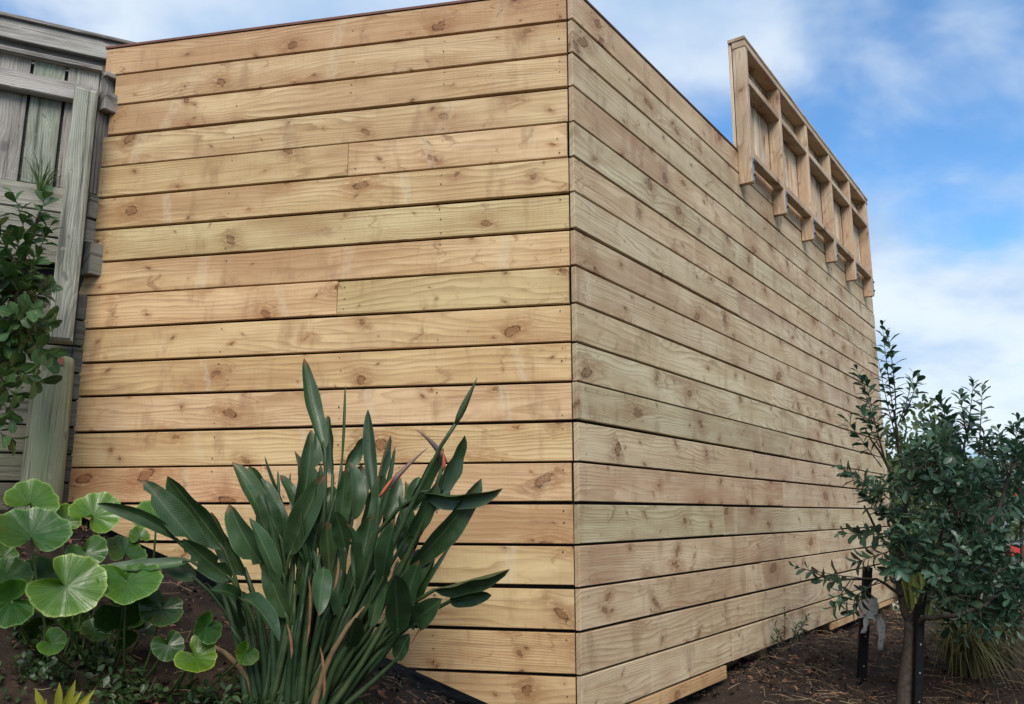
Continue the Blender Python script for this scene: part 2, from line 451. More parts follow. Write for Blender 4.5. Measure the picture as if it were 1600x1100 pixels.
# ------------------------------------------------------------------ ground
ctrl = np.array([
    (-1.86, 3.54, -.03), (-1.56, 3.47, -.17), (-.86, 3.32, -.43), (-.42, 3.23, -.61), (-.09, 3.16, -.745), (.25, 3.02, -.83),
    (-1.5, 4.3, -.05), (.5, 4.6, -.9), (-.6, 3.8, -.6), (.535, 3.5, -.86), (1.03, 4.2, -.80), (1.567, 4.97, -.745), (1.85, 5.4, -.74), (2.14, 5.79, -.80), (2.71, 6.6, -.83), (3.34, 7.5, -.86),
    (1.80, 4.0, -.85), (1.83, 4.4, -.83), (-.98, 2.7, -.575), (-1.39, 2.4, -.56), (-.7, 2.62, -.60), (-1.55, 2.85, -.37), (-.3, 2.6, -.72),
    (.3, 2.3, -1.0), (1.2, 2.8, -1.0), (2.2, 3.2, -.95), (2.6, 4., -.87), (3.3, 5., -.92), (3.2, 3., -1.08), (4.5, 6., -1.25), (4.6, 4., -1.3),
    (0, 0, -1.6), (-2, 0, -1.15), (2, 0, -1.6), (-2.5, 2.6, -.12), (-2.2, 3.2, .0), (-3, 4., .3), (4.5, 8., -1.5), (7, 8, -2.3), (9, 10, -3.0), (0, -5, -2.2), (-6, 0, -.6), (-4, 7, .4), (2, 9, -1.2), (8, 2, -2.4)])
def _phi(r2): return np.where(r2 > 1e-12, .5*r2*np.log(np.maximum(r2, 1e-12)), 0)
_n = len(ctrl); _A = np.zeros((_n+3, _n+3)); _d = ((ctrl[:, None, :2]-ctrl[None, :, :2])**2).sum(-1)
_A[:_n, :_n] = _phi(_d)+np.eye(_n)*.002; _A[:_n, _n] = 1; _A[:_n, _n+1:] = ctrl[:, :2]; _A[_n:, :_n] = _A[:_n, _n:].T
_W = np.linalg.solve(_A, np.concatenate([ctrl[:, 2], np.zeros(3)]))
def ground_z(X, Y):
    X = np.asarray(X, float); Y = np.asarray(Y, float); sh = X.shape; X = X.ravel(); Y = Y.ravel()
    r2 = (X[:, None]-ctrl[None, :, 0])**2+(Y[:, None]-ctrl[None, :, 1])**2
    z = _phi(r2)@_W[:_n]+_W[_n]+_W[_n+1]*X+_W[_n+2]*Y
    dist = np.hypot(X-.8, Y-4)
    k = np.clip((dist-5.5)/6, 0, 1); k = k*k*(3-2*k)
    side = np.clip((X+5)/6, 0, 1); far = .3*(1-side)-3.2*side
    return (z*(1-k)+far*k).reshape(sh)
def gz(x, y): return float(ground_z([x], [y])[0])
def axis(lo, hi, step, outer):
    a = list(np.arange(lo, hi, step)); s = step; p = a[-1]
    while p < outer: s *= 1.22; p += s; a.append(p)
    s = step; p = lo; b_ = []
    while p > -outer: s *= 1.22; p -= s; b_.append(p)
    return np.array(b_[::-1]+a)
gx, gy = axis(-2.6, 4.2, .032, 500), axis(2.2, 7.6, .032, 500)
GX, GY = np.meshgrid(gx, gy); GZ = ground_z(GX, GY)
for j in range(GX.shape[0]):
    for i in range(GX.shape[1]):
        x, y = GX[j, i], GY[j, i]
        if -2.8 < x < 4.4 and 2 < y < 8:
            GZ[j, i] += .020*noise.noise((x*5, y*5, 0))+.014*noise.noise((x*13, y*13, 3))+.011*noise.noise((x*31, y*31, 7))
nx, ny = len(gx), len(gy)
gv = np.stack([GX.ravel(), GY.ravel(), GZ.ravel()], 1)
gf = [[j*nx+i, j*nx+i+1, (j+1)*nx+i+1, (j+1)*nx+i] for j in range(ny-1) for i in range(nx-1)]
g_me = mesh_from('ground', gv, gf, smooth=True)
tag(link('ground', g_me, M['soil']), 'dark bare soil bank sloping down from the fence and walls', 'ground', kind='structure')

# ------------------------------------------------------------------ the timber-clad structure: two faces of horizontal planks
base_loc = C0+Vector((0, 0, -.8))
box = empty('timber_clad_structure', base_loc, 'tall pale pine structure clad in horizontal sawn planks meeting at a sharp corner', 'timber structure')
def face(name):
    return name
def tintc(r, g, b_): return (r, g, b_)
THK, GAP = .02, .0105
TOP = 2.128
# black sheets added behind each face so the joints read as shadow
cutline = lambda s: .014-.3777*(2.154-s)
backL = prism('shade_backing', clip(rect(.03, 2.09, -.80, TOP-.01), lambda s, z: z-cutline(s)-.012), C0-nL*.031, dL, UP, nL, .02, M['wrap'], box, bev=.001)
backR = prism('shade_backing', rect(.03, 5.46, -.70, TOP-.01), C0-nR*.031, dR, UP, nR, .02, M['wrap'], box, bev=.001)
prism('shade_backing', rect(.04, 1.6, -.70, TOP-.01), C0+dR*5.455-nR*.0, -nR, UP, dR, .02, M['wrap'], box, bev=.001)

left_end = [2.186, 2.125, 2.140, 2.163, 2.170, 2.155, 2.157, 2.20, 2.175, 2.172, 2.172, 2.168, 2.165, 2.162, 2.155, 1.9, 1.5, 1.1, .8]
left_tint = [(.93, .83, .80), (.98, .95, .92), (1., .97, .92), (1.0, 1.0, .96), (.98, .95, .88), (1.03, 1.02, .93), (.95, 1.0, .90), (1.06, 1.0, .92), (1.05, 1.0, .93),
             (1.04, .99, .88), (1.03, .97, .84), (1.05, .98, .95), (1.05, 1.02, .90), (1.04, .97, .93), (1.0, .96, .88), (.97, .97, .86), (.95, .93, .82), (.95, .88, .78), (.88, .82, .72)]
nailsL, nailsR = Bag(), Bag()
def nail(bag, p, du, n_):
    r = random.uniform(.0022, .0034); V = []; k = 6
    for i in range(k):
        a = 2*math.pi*i/k; V.append(Vector(p)+n_*.0008+du*math.cos(a)*r+UP*math.sin(a)*r)
    bag.put(V, [list(range(k)) if du.cross(UP).dot(n_) > 0 else list(range(k))[::-1]], [(0, 0)]*k)
for k in range(19):
    zb = Z0-PITCHB*k; zt = zb+PITCHB
    if k == 0: zt = TOP+.004
    lo, hi = zb+GAP/2+random.uniform(-.0018, .0012), zt-GAP/2+random.uniform(-.0012, .0018)
    e = left_end[k]
    splits = [.027, e]
    if k == 4: splits = [.031, .962, e]
    if k == 8: splits = [.031, .985, e]
    if k == 13: splits = [.031, 1.28, e]
    for i in range(len(splits)-1):
        a, b_ = splits[i], splits[i+1]
        if i: a += .0012
        poly = rect(a, b_, lo, hi)
        if k == 7: poly = [(a, lo), (b_+.012, lo), (b_-.028, hi), (a, hi)]
        poly = clip(poly, lambda s, z: z-cutline(s))
        if len(poly) < 3: continue
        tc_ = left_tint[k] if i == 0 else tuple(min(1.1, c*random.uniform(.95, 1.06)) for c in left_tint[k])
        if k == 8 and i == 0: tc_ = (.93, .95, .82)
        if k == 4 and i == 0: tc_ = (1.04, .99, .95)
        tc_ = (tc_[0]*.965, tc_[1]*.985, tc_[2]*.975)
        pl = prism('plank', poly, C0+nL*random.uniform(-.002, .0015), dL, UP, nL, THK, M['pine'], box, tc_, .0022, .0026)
        cols = [a+.035, b_-.03]+[x for x in (.55, .96, 1.5) if a+.1 < x < b_-.1]
        for cs in cols:
            for zz in (lo+.022, (lo+hi)/2, hi-.022):
                if zz > cutline(cs)+.01 and random.random() < .42:
                    nail(nailsL, C0+dL*(cs+random.uniform(-.006, .006))+UP*(zz+random.uniform(-.006, .006))+nL*.0018, dL, nL)
tag(nailsL.build('nail_heads', M['nail'], box), kind='stuff')

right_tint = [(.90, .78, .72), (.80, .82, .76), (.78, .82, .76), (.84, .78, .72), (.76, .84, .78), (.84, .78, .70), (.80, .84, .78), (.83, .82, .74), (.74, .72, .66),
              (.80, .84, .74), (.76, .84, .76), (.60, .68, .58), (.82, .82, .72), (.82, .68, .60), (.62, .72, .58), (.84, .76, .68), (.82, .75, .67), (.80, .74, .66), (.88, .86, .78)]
joints = {0: [3.3], 1: [2.7], 2: [3.9], 3: [1.5, 4.1], 4: [2.1], 5: [3.5], 6: [1.8, 4.4], 7: [2.9], 8: [3.6], 9: [2.3], 10: [3.0], 11: [2.6], 12: [1.9, 3.9], 13: [2.4], 14: [1.42, 3.7], 15: [3.1], 16: [1.95, 4.2], 17: [2.6, 4.3], 18: [1.45, 3.35]}
WR = 5.48
for k in range(19):
    zb = Z0-PITCHB*k; zt = zb+PITCHB
    if k == 0: zt = TOP+.004
    lo, hi = zb+GAP/2+random.uniform(-.0018, .0012), zt-GAP/2+random.uniform(-.0012, .0018)
    sp = [.0, *joints[k], WR]
    for i in range(len(sp)-1):
        a, b_ = sp[i]+(.0012 if i else 0), sp[i+1]
        poly = rect(a, b_, lo, hi)
        if i == 0: poly = [(-.0085, lo), (b_, lo), (b_, hi), (-.0085, hi)]
        tc_ = right_tint[k]
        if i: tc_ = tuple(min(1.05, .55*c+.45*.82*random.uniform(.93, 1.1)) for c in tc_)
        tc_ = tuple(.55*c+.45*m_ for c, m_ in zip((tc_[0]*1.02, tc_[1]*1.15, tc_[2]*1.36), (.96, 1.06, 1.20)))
        prism('plank', poly, C0+nR*random.uniform(-.002, .0015), dR, UP, nR, THK, M['pine'], box, tc_, .0022, .0026)
        cols = [a+.05, b_-.03]+[x*.6+.15 for x in range(0, 10) if a+.1 < x*.6+.15 < b_-.1]
        for cs in cols:
            for zz in (lo+.025, hi-.025):
                if random.random() < .4:
                    nail(nailsR, C0+dR*(cs+random.uniform(-.008, .008))+UP*(zz+random.uniform(-.008, .008))+nR*.0018, dR, nR)
tag(nailsR.build('nail_heads', M['nail'], box), kind='stuff')
# part-width planks under the long face, and the timber piles that carry it
for a, b_, zz in ((.0, 1.363, -.775), (3.28, 4.35, -.757), (4.36, WR, -.752)):
    prism('plank', rect(a, b_, zz, Z0-PITCHB*18-.005), C0+nR*random.uniform(-.003, .002), dR, UP, nR, THK, M['pine'], box, (.92, .84, .74), .002, .001)
for s in (.55, 2.0, 3.42, 4.45, 5.38):
    prism('pile', rect(s, s+.1, -1.15, -.72), C0-nR*.05, dR, UP, nR, .1, M['pine'], box, (.72, .66, .58), .004)
prism('bearer', rect(.05, WR-.02, -.80, -.705), C0-nR*.155, dR, UP, nR, .045, M['pine'], box, (.5, .45, .4), .003)
block_poly = [(C0+dL*.06+dR*.06)[:2], (C0+dL*2.0+dR*.06)[:2], (C0+dL*2.0+dR*5.2)[:2], (C0+dR*5.42-nR*.06)[:2]]
prism('light_block_sheet', [tuple(p) for p in block_poly], (0, 0, TOP-.06), (1, 0, 0), (0, 1, 0), UP, .03, M['wrap'], box, None, .001)  # unseen sheet added across the open top to keep skylight out
# thin capping along both top edges
prism('capping', rect(-.0, 2.192, 0, .045), C0+UP*(TOP+.012)+nL*.006, dL, -nL, UP, .012, M['cap'], box, None, .002)
prism('capping', rect(.02, WR+.005, 0, .045), C0+UP*(TOP+.0125)+nR*.005, dR, -nR, UP, .012, M['cap'], box, (.55, .5, .5), .002)

# ------------------------------------------------------------------ balustrade bolted to the long face
bal = empty('balustrade', C0+dR*3.5+nR*.045+UP*1.925, 'framed pine balustrade of posts, rails and vertical palings bolted along wall top', 'balustrade')
post_s = [1.915+.636*i for i in range(6)]
OFF, DEP = .004, .078
for i, s in enumerate(post_s):
    prism('post', rect(s, s+.045, 1.918, 2.79), C0+nR*(OFF+DEP), dR, UP, nR, DEP, M['pine'], bal, random.choice([(1.0, .93, .85), (.95, .88, .8), (.9, .86, .8)]), .003)
    pl = prism('bracket_plate', rect(s+.012, s+.040, 1.93, 2.075), C0+nR*(OFF+DEP+.0035), dR, UP, nR, .0028, M['steel'], bal, None, .0008)
    for zz in (1.965, 2.045):
        c = C0+dR*(s+.026)+UP*zz+nR*(OFF+DEP+.0036)
        V, F, UV = tube_geo([c, c+nR*.009], [.0095, .0085], 6); link('bolt', mesh_from('bolt', V, F, UV), M['nail'], bal)
s0, s1 = post_s[0], post_s[-1]+.045
prism('top_rail', rect(s0-.004, s1+.03, 2.793, 2.835), C0+nR*(OFF+DEP+.002), dR, UP, nR, DEP+.002, M['pine'], bal, (.86, .83, .78), .003)
prism('cap_rail', rect(s0-.010, s1+.04, 2.8365, 2.856), C0+nR*(OFF+DEP+.006), dR, UP, nR, DEP+.03, M['pine'], bal, (.82, .80, .76), .003)
for i in range(5):
    a, b_ = post_s[i]+.046, post_s[i+1]-.001
    prism('mid_rail', rect(a, b_, 2.565, 2.608), C0+nR*(OFF+DEP-.002), dR, UP, nR, DEP-.004, M['pine'], bal, (.88, .85, .8), .003)
    prism('bottom_rail', rect(a, b_, 2.082, 2.126), C0+nR*(OFF+DEP-.002), dR, UP, nR, DEP-.004-.02, M['pine'], bal, (.9, .86, .8), .003)
for zz in (2.565, 2.082): prism('rail_end', rect(s1+.001, s1+.03, zz, zz+.043), C0+nR*(OFF+.03), dR, UP, nR, .03, M['pine'], bal, (.85, .82, .78), .002)
s = s0+.002; i = 0
while s < s1-.05:
    wd = random.uniform(.062, .068)
    prism('paling', rect(s, min(s+wd, s1), 2.146, 2.833), C0+nR*(OFF-.0025-random.uniform(0, .006)), dR, UP, nR, .018, M['pine'], bal,
          random.choice([(1.12, 1.14, 1.16), (1.2, 1.2, 1.15), (.9, .94, .95), (1.15, 1.08, 1.0)]), .005).data  # raised tints paint the paleness of skylight onto the palings
    s += wd+.007
# palings run upright: turn their grain
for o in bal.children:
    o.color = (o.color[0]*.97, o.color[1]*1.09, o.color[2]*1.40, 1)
    if o.name.split('.')[0] in ('post', 'paling'):
        ul = o.data.uv_layers[0].data
        for l in ul: l.uv = (l.uv[1], l.uv[0])

# ------------------------------------------------------------------ old grey fence on the left
B0 = Vector((-1.885, 3.50, 0))                      # the bend behind the post
dA = Vector((-.891, -.454, 0)).normalized(); nA = Vector((.454, -.891, 0)).normalized()
dB = Vector((.503, .864, 0)).normalized(); nB = Vector((.864, -.503, 0)).normalized()
fen = empty('weathered_fence', B0+UP*.0, 'weathered grey paling fence over stacked horizontal boards, bending at a tall post', 'fence')
def turn(o):
    for l in o.data.uv_layers[0].data: l.uv = (l.uv[1], l.uv[0])
    return o
def frnd(a=.85, b_=1.12):
    k = random.uniform(a, b_); return (k, k, k)
def zat(py, Y): return at(120, py, Y).z
# palings, left run then the two narrow ones past the bend
zc = zat(112, 3.5)
s = .0
for i in range(9):
    wd = random.uniform(.118, .128)
    turn(prism('paling', rect(s+.003, s+wd, 1.405, zc-.01), B0+nA*random.uniform(0, .006), dA, UP, nA, .018, M['grey'], fen, frnd(.8, 1.08) if i != 1 else (.9, 1.03, .93), .002, .003)); s += wd+.010
s = .004
for i in range(3):
    turn(prism('paling', rect(s, s+.085, 1.405, zc-.012), B0+nB*random.uniform(0, .004), dB, UP, nB, .018, M['grey'], fen, frnd(), .002, .003)); s += .092
prism('capping', rect(-.005, 1.4, -.03, .035), B0+UP*(zc+.010), dA, nA, UP, .02, M['grey'], fen, (1.2, 1.2, 1.24), .003)
prism('capping', rect(.012, .36, -.03, .030), B0+UP*(zc+.004), dB, nB, UP, .02, M['grey'], fen, (1.1, 1.1, 1.14), .003)
# rail in front of the palings
zr = zat(163, 3.45)
prism('rail', rect(.0, 1.4, zr, zr+.085), B0+nA*.055, dA, UP, nA, .045, M['grey'], fen, (1.02, 1.02, 1.05), .005, .003)
prism('rail', rect(.0, .10, zr-.005, zr+.085), B0+nB*.052+dB*.0, dB, UP, nB, .045, M['grey'], fen, (.8, .8, .84), .005, .003)
# upper screen board behind
prism('board', rect(-.22, 1.6, zat(104, 3.66)+.0, zat(104, 3.66)+.098), B0-nA*.10+UP*.0, dA, UP, nA, .03, M['grey'], fen, (1.08, 1.1, 1.14), .003, .002)
prism('capping', rect(-.225, 1.6, -.040, .012), B0-nA*.095+UP*(zat(104, 3.66)+.1145), dA, nA, UP, .016, M['grey'], fen, (.9, .9, .94), .003)
prism('board', rect(-.20, 1.6, zat(104, 3.66)-.16, zat(104, 3.66)+.05), B0-nA*.13, dA, UP, nA, .03, M['grey'], fen, (.5, .5, .5), .003, .002)
# stacked horizontal boards below
zz = 1.400; i = 0
while zz > -.12:
    hh = .110
    lo = zz-hh
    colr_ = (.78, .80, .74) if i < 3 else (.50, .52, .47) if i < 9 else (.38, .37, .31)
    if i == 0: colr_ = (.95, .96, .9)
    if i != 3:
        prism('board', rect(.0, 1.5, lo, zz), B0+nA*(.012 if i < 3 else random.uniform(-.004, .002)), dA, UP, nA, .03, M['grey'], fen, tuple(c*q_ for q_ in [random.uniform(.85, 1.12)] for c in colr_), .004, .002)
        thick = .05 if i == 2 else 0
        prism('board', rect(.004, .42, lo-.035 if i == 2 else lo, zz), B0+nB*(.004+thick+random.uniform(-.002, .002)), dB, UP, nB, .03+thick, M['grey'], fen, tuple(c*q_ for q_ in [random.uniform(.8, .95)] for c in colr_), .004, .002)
    zz = lo-.006; i += 1
prism('backing', rect(-.0, 1.5, 1.40, zc-.02), B0-nA*.022, dA, UP, nA, .02, M['grey'], fen, (.28, .28, .28))  # darkened sheets added behind the palings so their gaps look shaded
prism('backing', rect(.03, .45, 1.40, zc-.02), B0-nB*.022, dB, UP, nB, .02, M['grey'], fen, (.28, .28, .28))
prism('backing', rect(-.0, 1.5, -.3, 1.39), B0-nA*.05, dA, UP, nA, .03, M['wrap'], fen)  # black sheets added behind the boards to pass for the dark void
prism('backing', rect(.05, .5, -.3, 1.39), B0-nB*.05, dB, UP, nB, .03, M['wrap'], fen)
# upper square post fixed to a round post
def squared(px, py, Y): return at(px, py, Y)
pc = Vector((-1.840, 3.395, 0))
zt_, zb_ = zat(141, 3.36), zat(531, 3.36)
eu = -dA; en = nA
po = prism('post', rect(-.084, .008, zb_, zt_), pc+en*.040, eu, UP, en, .08, M['grey'], fen, (.98, 1.06, .98), .012, .006); turn(po)
# round post with a sawn reddish top
zl = zat(553, 3.32)
V, F, UV = [], [], []
nseg = 20; prof = [(-.45, .083), (zl-.5, .079), (zl-.2, .077), (zl-.035, .075), (zl-.006, .072), (zl, .064)]
for zz_, r_ in prof:
    for k in range(nseg):
        a = 2*math.pi*k/nseg; rr = r_*(1+.03*math.sin(3*a+zz_*2)); yy = math.sin(a)
        V.append(Vector((pc.x-.058+rr*math.cos(a), pc.y-.0+rr*yy, zz_))); UV.append((zz_+40, .02+.56*min(k, nseg-k)/nseg))
for j in range(len(prof)-1):
    for k in range(nseg): F.append([j*nseg+k, j*nseg+(k+1) % nseg, (j+1)*nseg+(k+1) % nseg, (j+1)*nseg+k])
F.append([(len(prof)-1)*nseg+k for k in range(nseg)])
rp = link('round_post', mesh_from('round_post', V, F, UV, smooth=True), M['greenpost'], fen, (1.02, .93, .74))
# reddish notch near its top
V2, F2, UV2 = [], [], []
for j, zz_ in enumerate((zl-.040, zl-.012)):
    for k in range(7):
        a = R(-112+k*13); rr = .0785
        V2.append(Vector((pc.x-.058+rr*math.cos(a), pc.y+rr*math.sin(a), zz_))); UV2.append((0, 0))
for k in range(6): F2.append([k, k+1, 8+k, 7+k])
link('sawn_notch', mesh_from('sawn_notch', V2, F2, UV2, smooth=True), M['redcut'], rp)

# ------------------------------------------------------------------ leaf geometry
def blade_geo(base, tip, width, roll=0., fold=.35, arch=0., na=9, prof=(.55, .45), droop=None, twist=0., wave=0., tear=0.):
    base, tip = Vector(base), Vector(tip); ax = (tip-base); L = ax.length; ax.normalize()
    view = -((base+tip)*.5).normalized()
    side = ax.cross(view)
    if side.length < .05: side = ax.cross(UP)
    side.normalize(); nor = side.cross(ax).normalized()
    rot = Matrix.Rotation(roll, 3, ax); side = rot@side; nor = rot@nor
    if arch: mid = (base+tip)*.5+nor*arch*L
    else: mid = (base+tip)*.5
    if droop: mid = mid+UP*droop*L
    mid2 = mid*2-(base+tip)*.5
    cl = bez(base, mid2, tip, na)
    p, q = prof; tm = p/(p+q); mx = tm**p*(1-tm)**q
    V, F, UV = [], [], []
    across = (-1, -.5, 0, .5, 1)
    ph = random.uniform(0, 6)
    for i in range(na):
        t_ = i/(na-1); wv = width*.5*(t_**p*(1-t_)**q/mx if 0 < t_ < 1 else .04)
        d = (cl[min(i+1, na-1)]-cl[max(i-1, 0)]).normalized()
        sd_ = (side-d*side.dot(d)).normalized(); sd_ = Matrix.Rotation(twist*t_, 3, d)@sd_
        nn = sd_.cross(d)*-1
        if nn.dot(nor) < 0: nn = -nn
        for a in across:
            off = abs(a)*wv*math.sin(fold)*(.6+.4*abs(a))
            wz = wave*wv*math.sin(t_*14+ph+(2 if a > 0 else 0))*abs(a)
            V.append(cl[i]+sd_*(a*wv*math.cos(fold))+nn*(off+wz)); UV.append((t_, .5+a*.5))
    m_ = len(across)
    if tear:
        for i in range(2, na-2):
            if random.random() < tear:
                sg = random.choice((0, 4)); c_ = V[i*m_+2]
                V[i*m_+sg] = c_.lerp(V[i*m_+sg], random.uniform(.3, .6)); V[i*m_+(1 if sg == 0 else 3)] = c_.lerp(V[i*m_+(1 if sg == 0 else 3)], .6)
    for i in range(na-1):
        for k in range(m_-1):
            F.append([i*m_+k, i*m_+k+1, (i+1)*m_+k+1, (i+1)*m_+k])
    return V, F, UV

def leaf_obj(name, mat, parent, geo, color=None, tint=None):
    V, F, UV = geo
    t_ = random.random() if tint is None else tint
    return link(name, mesh_from(name, V, F, UV, [t_]*len(F), True), mat, parent, color)

# ------------------------------------------------------------------ bird of paradise clump
root_c = at(455, 1092, 2.74); root_c.z = gz(root_c.x, root_c.y)
bop = empty('bird_of_paradise_plant', root_c, 'large dark green bird of paradise clump with paddle leaves against the plank wall', 'plant')
# (tip px, blade base px, width px, distance of tip, roll, fold, root px offset, arch)
LV = [
    ((475, 560), (508, 705), 30, 2.82, .5, .55, 0), ((540, 602), (533, 735), 8, 2.80, .2, .9, 15), ((575, 640), (583, 775), 22, 2.78, .2, .35, 30),
    ((492, 672), (489, 750), 8, 2.7, 0, .9, -5), ((486, 672), (462, 835), 42, 2.72, .4, .4, -10), ((507, 742), (452, 868), 46, 2.62, -.3, .45, -15),
    ((363, 722), (428, 858), 36, 2.68, .6, .5, -40), ((358, 788), (408, 880), 44, 2.6, -.2, .35, -45), ((408, 748), (437, 880), 34, 2.72, .5, .5, -30), ((434, 735), (436, 850), 9, 2.75, 0, .8, -25),
    ((224, 750), (320, 868), 40, 2.58, .5, .3, -70), ((262, 744), (350, 858), 54, 2.62, -.4, .4, -60), ((152, 787), (274, 842), 27, 2.48, .3, .55, -75), ((158, 886), (298, 876), 22, 2.56, .6, .4, -70),
    ((246, 882), (306, 905), 34, 2.66, .2, .3, -75), ((286, 842), (362, 905), 40, 2.52, -.3, .4, -60), ((785, 763), (660, 768), 34, 2.6, .75, .75, 70), ((796, 889), (678, 922), 30, 2.55, .8, .7, 90),
    ((768, 930), (702, 940), 26, 2.62, .4, .4, 95), ((752, 748), (640, 885), 40, 2.66, .5, .4, 60), ((726, 680), (688, 775), 34, 2.78, .7, .4, 55), ((655, 745), (640, 800), 30, 2.8, .4, .4, 45),
    ((624, 774), (644, 858), 28, 2.7, .3, .4, 50), ((617, 814), (598, 905), 36, 2.55, -.2, .35, 35), ((617, 898), (622, 990), 48, 2.45, .2, .35, 55), ((691, 936), (636, 972), 40, 2.5, .4, .4, 70),
    ((541, 818), (556, 930), 24, 2.52, .8, .5, 25), ((523, 800), (540, 862), 30, 2.6, -.4, .4, 15), ((498, 962), (506, 888), 32, 2.5, .2, .3, 5), ((545, 722), (550, 812), 38, 2.74, .4, .5, 20),
    ((571, 680), (538, 738), 28, 2.84, .5, .5, 15), ((436, 1002), (372, 935), 34, 2.4, -.5, .4, -50), ((330, 922), (375, 938), 26, 2.5, .3, .35, -60), ((522, 760), (505, 860), 40, 2.8, -.6, .4, 5),
    ((600, 742), (566, 840), 36, 2.8, .6, .4, 30), ((580, 805), (560, 890), 38, 2.72, -.5, .4, 25), ((470, 790), (478, 900), 40, 2.84, .6, .4, -5), ((670, 800), (630, 880), 36, 2.82, -.5, .4, 50),
    ((655, 890), (610, 960), 30, 2.65, -.6, .5, 50), ((330, 800), (385, 900), 34, 2.74, -.6, .4, -45), ((555, 965), (545, 1010), 36, 2.45, .3, .4, 20), ((700, 735), (676, 800), 30, 2.86, .3, .5, 60),
    ((610, 680), (585, 780), 18, 2.85, .9, .6, 35), ((512, 650), (520, 745), 26, 2.86, -.7, .5, 10), ((460, 705), (470, 800), 30, 2.86, .7, .5, -5), ((640, 990), (620, 1030), 28, 2.6, -.4, .4, 60)]
for i in range(52):
    bx_, by_ = random.uniform(425, 650), random.uniform(800, 1000)
    k_ = (bx_-530)/120; ln_ = random.uniform(70, 125)
    LV.append(((bx_+k_*random.uniform(20, 60)+random.uniform(-18, 18), by_-ln_), (bx_, by_), random.choice((8, 16, 22, 28, 34)), random.uniform(2.6, 2.92), random.uniform(-.9, .9), random.uniform(.3, .6), (bx_-520)*.5))
for i, (tp, bp, wpx, Yd, roll, fold, off) in enumerate(LV):
    Yb = Yd*.45+2.72*.55
    tip, bb = at(*tp, Yd), at(*bp, Yb)
    wd = px2m(wpx, Yd)/max(.55, math.cos(roll))*1.0; fold = min(1., fold+.12)
    thin = wpx < 12
    tv = random.uniform(0, 1)
    colr_ = random.choice([(1, 1, 1), (.85, .95, .95), (1.15, 1.12, 1.05), (1.5, 1.5, 1.6) if random.random() < .6 else (1, 1, 1)])
    geo = blade_geo(bb, tip, wd, roll, fold, random.uniform(-.06, .11), 14, (.5, .5) if thin else (.55, .62), random.uniform(-.04, .06), random.uniform(-.7, .7), .10, .12 if random.random() < .3 and not thin else 0)
    lf = leaf_obj('leaf', M['strel'], bop, geo, colr_, tv)
    r0 = Vector((root_c.x+px2m(off*.62, 2.7)+random.uniform(-.03, .03), root_c.y+random.uniform(-.10, .08), 0)); r0.z = gz(r0.x, r0.y)-.02
    ctl = Vector((r0.x*.55+bb.x*.45, r0.y*.5+bb.y*.5, r0.z*.4+bb.z*.6))
    # the stalk arrives along the blade's own axis
    ctl = (ctl+(bb-(tip-bb).normalized()*(bb-r0).length*.45))*.5
    pts = bez(r0, ctl, bb, 7)+[bb+(tip-bb)*.10]
    tube('stalk', pts, [.013, .011, .0095, .0085, .0075, .0065, .006, .003], M['stalk'], lf, 6, random.choice([(1, 1, 1), (.75, .85, .8), (1.1, 1.0, .8)]))
# bare stalks and sheaths filling the base
for i in range(34):
    a = random.uniform(-1, 1)
    r0 = Vector((root_c.x+a*.12, root_c.y+random.uniform(-.12, .08), 0)); r0.z = gz(r0.x, r0.y)-.02
    tp = Vector((r0.x+a*random.uniform(.10, .24), r0.y+random.uniform(-.06, .05), r0.z+random.uniform(.22, .5)))
    cm = Vector((r0.x+a*.02, r0.y, (r0.z+tp.z)/2+.04))
    brown = random.random() < .15
    tube('stalk', bez(r0, cm, tp, 6), [.014, .012, .010, .009, .008, .003], M['straw'] if brown else M['stalk'], bop, 6, (.5, .42, .35) if brown else random.choice([(.6, .75, .65), (.8, .9, .8), (1, 1, .9)]))
# flowers: a tall bud on its stalk and two opened beaks
def spindle(name, a, b_, r, mat, parent, color=None, bendv=(0, 0, 0)):
    a, b_ = Vector(a), Vector(b_); pts = bez(a, (a+b_)/2+Vector(bendv), b_, 7)
    return tube(name, pts, [r*.45, r*.9, r, r*.85, r*.6, r*.32, .0008], mat, parent, 8, color)
st = tube('flower_stalk', bez(root_c+Vector((.10, 0, .0)), at(610, 850, 2.66), at(690, 695, 2.58), 8)+[at(716, 656, 2.56)], [.012, .010, .009, .008, .0075, .007, .0068, .0065, .006], M['stalk'], bop, 7)
spindle('bud', at(712, 662, 2.56), at(746, 590, 2.54), .0115, M['stalk'], st, (1.3, 1.15, 1.2))
st = tube('flower_stalk', bez(root_c+Vector((.12, .02, 0)), at(650, 860, 2.7), at(684, 752, 2.66), 8)+[at(694, 722, 2.66)], [.012, .010, .009, .008, .0075, .007, .0068, .0065, .006], M['stalk'], bop, 7)
spindle('bract', at(697, 722, 2.66), at(651, 672, 2.62), .010, M['bract'], st, None, (.012, 0, .012))
spindle('petal_edge', at(692, 735, 2.655), at(690, 703, 2.645), .006, M['coral'], st, None, (.010, 0, 0))
st = tube('flower_stalk', bez(root_c+Vector((.06, -.02, 0)), at(588, 900, 2.6), at(592, 790, 2.56), 8)+[at(594, 772, 2.56)], [.012, .010, .009, .008, .0075, .007, .0068, .0065, .006], M['stalk'], bop, 7)
spindle('bract', at(594, 775, 2.56), at(668, 700, 2.62), .0085, M['bract'], st, (.9, .95, .9), (-.008, 0, .008))
spindle('petal_edge', at(593, 776, 2.553), at(620, 738, 2.565), .0055, M['coral'], st, (.75, .8, .7))
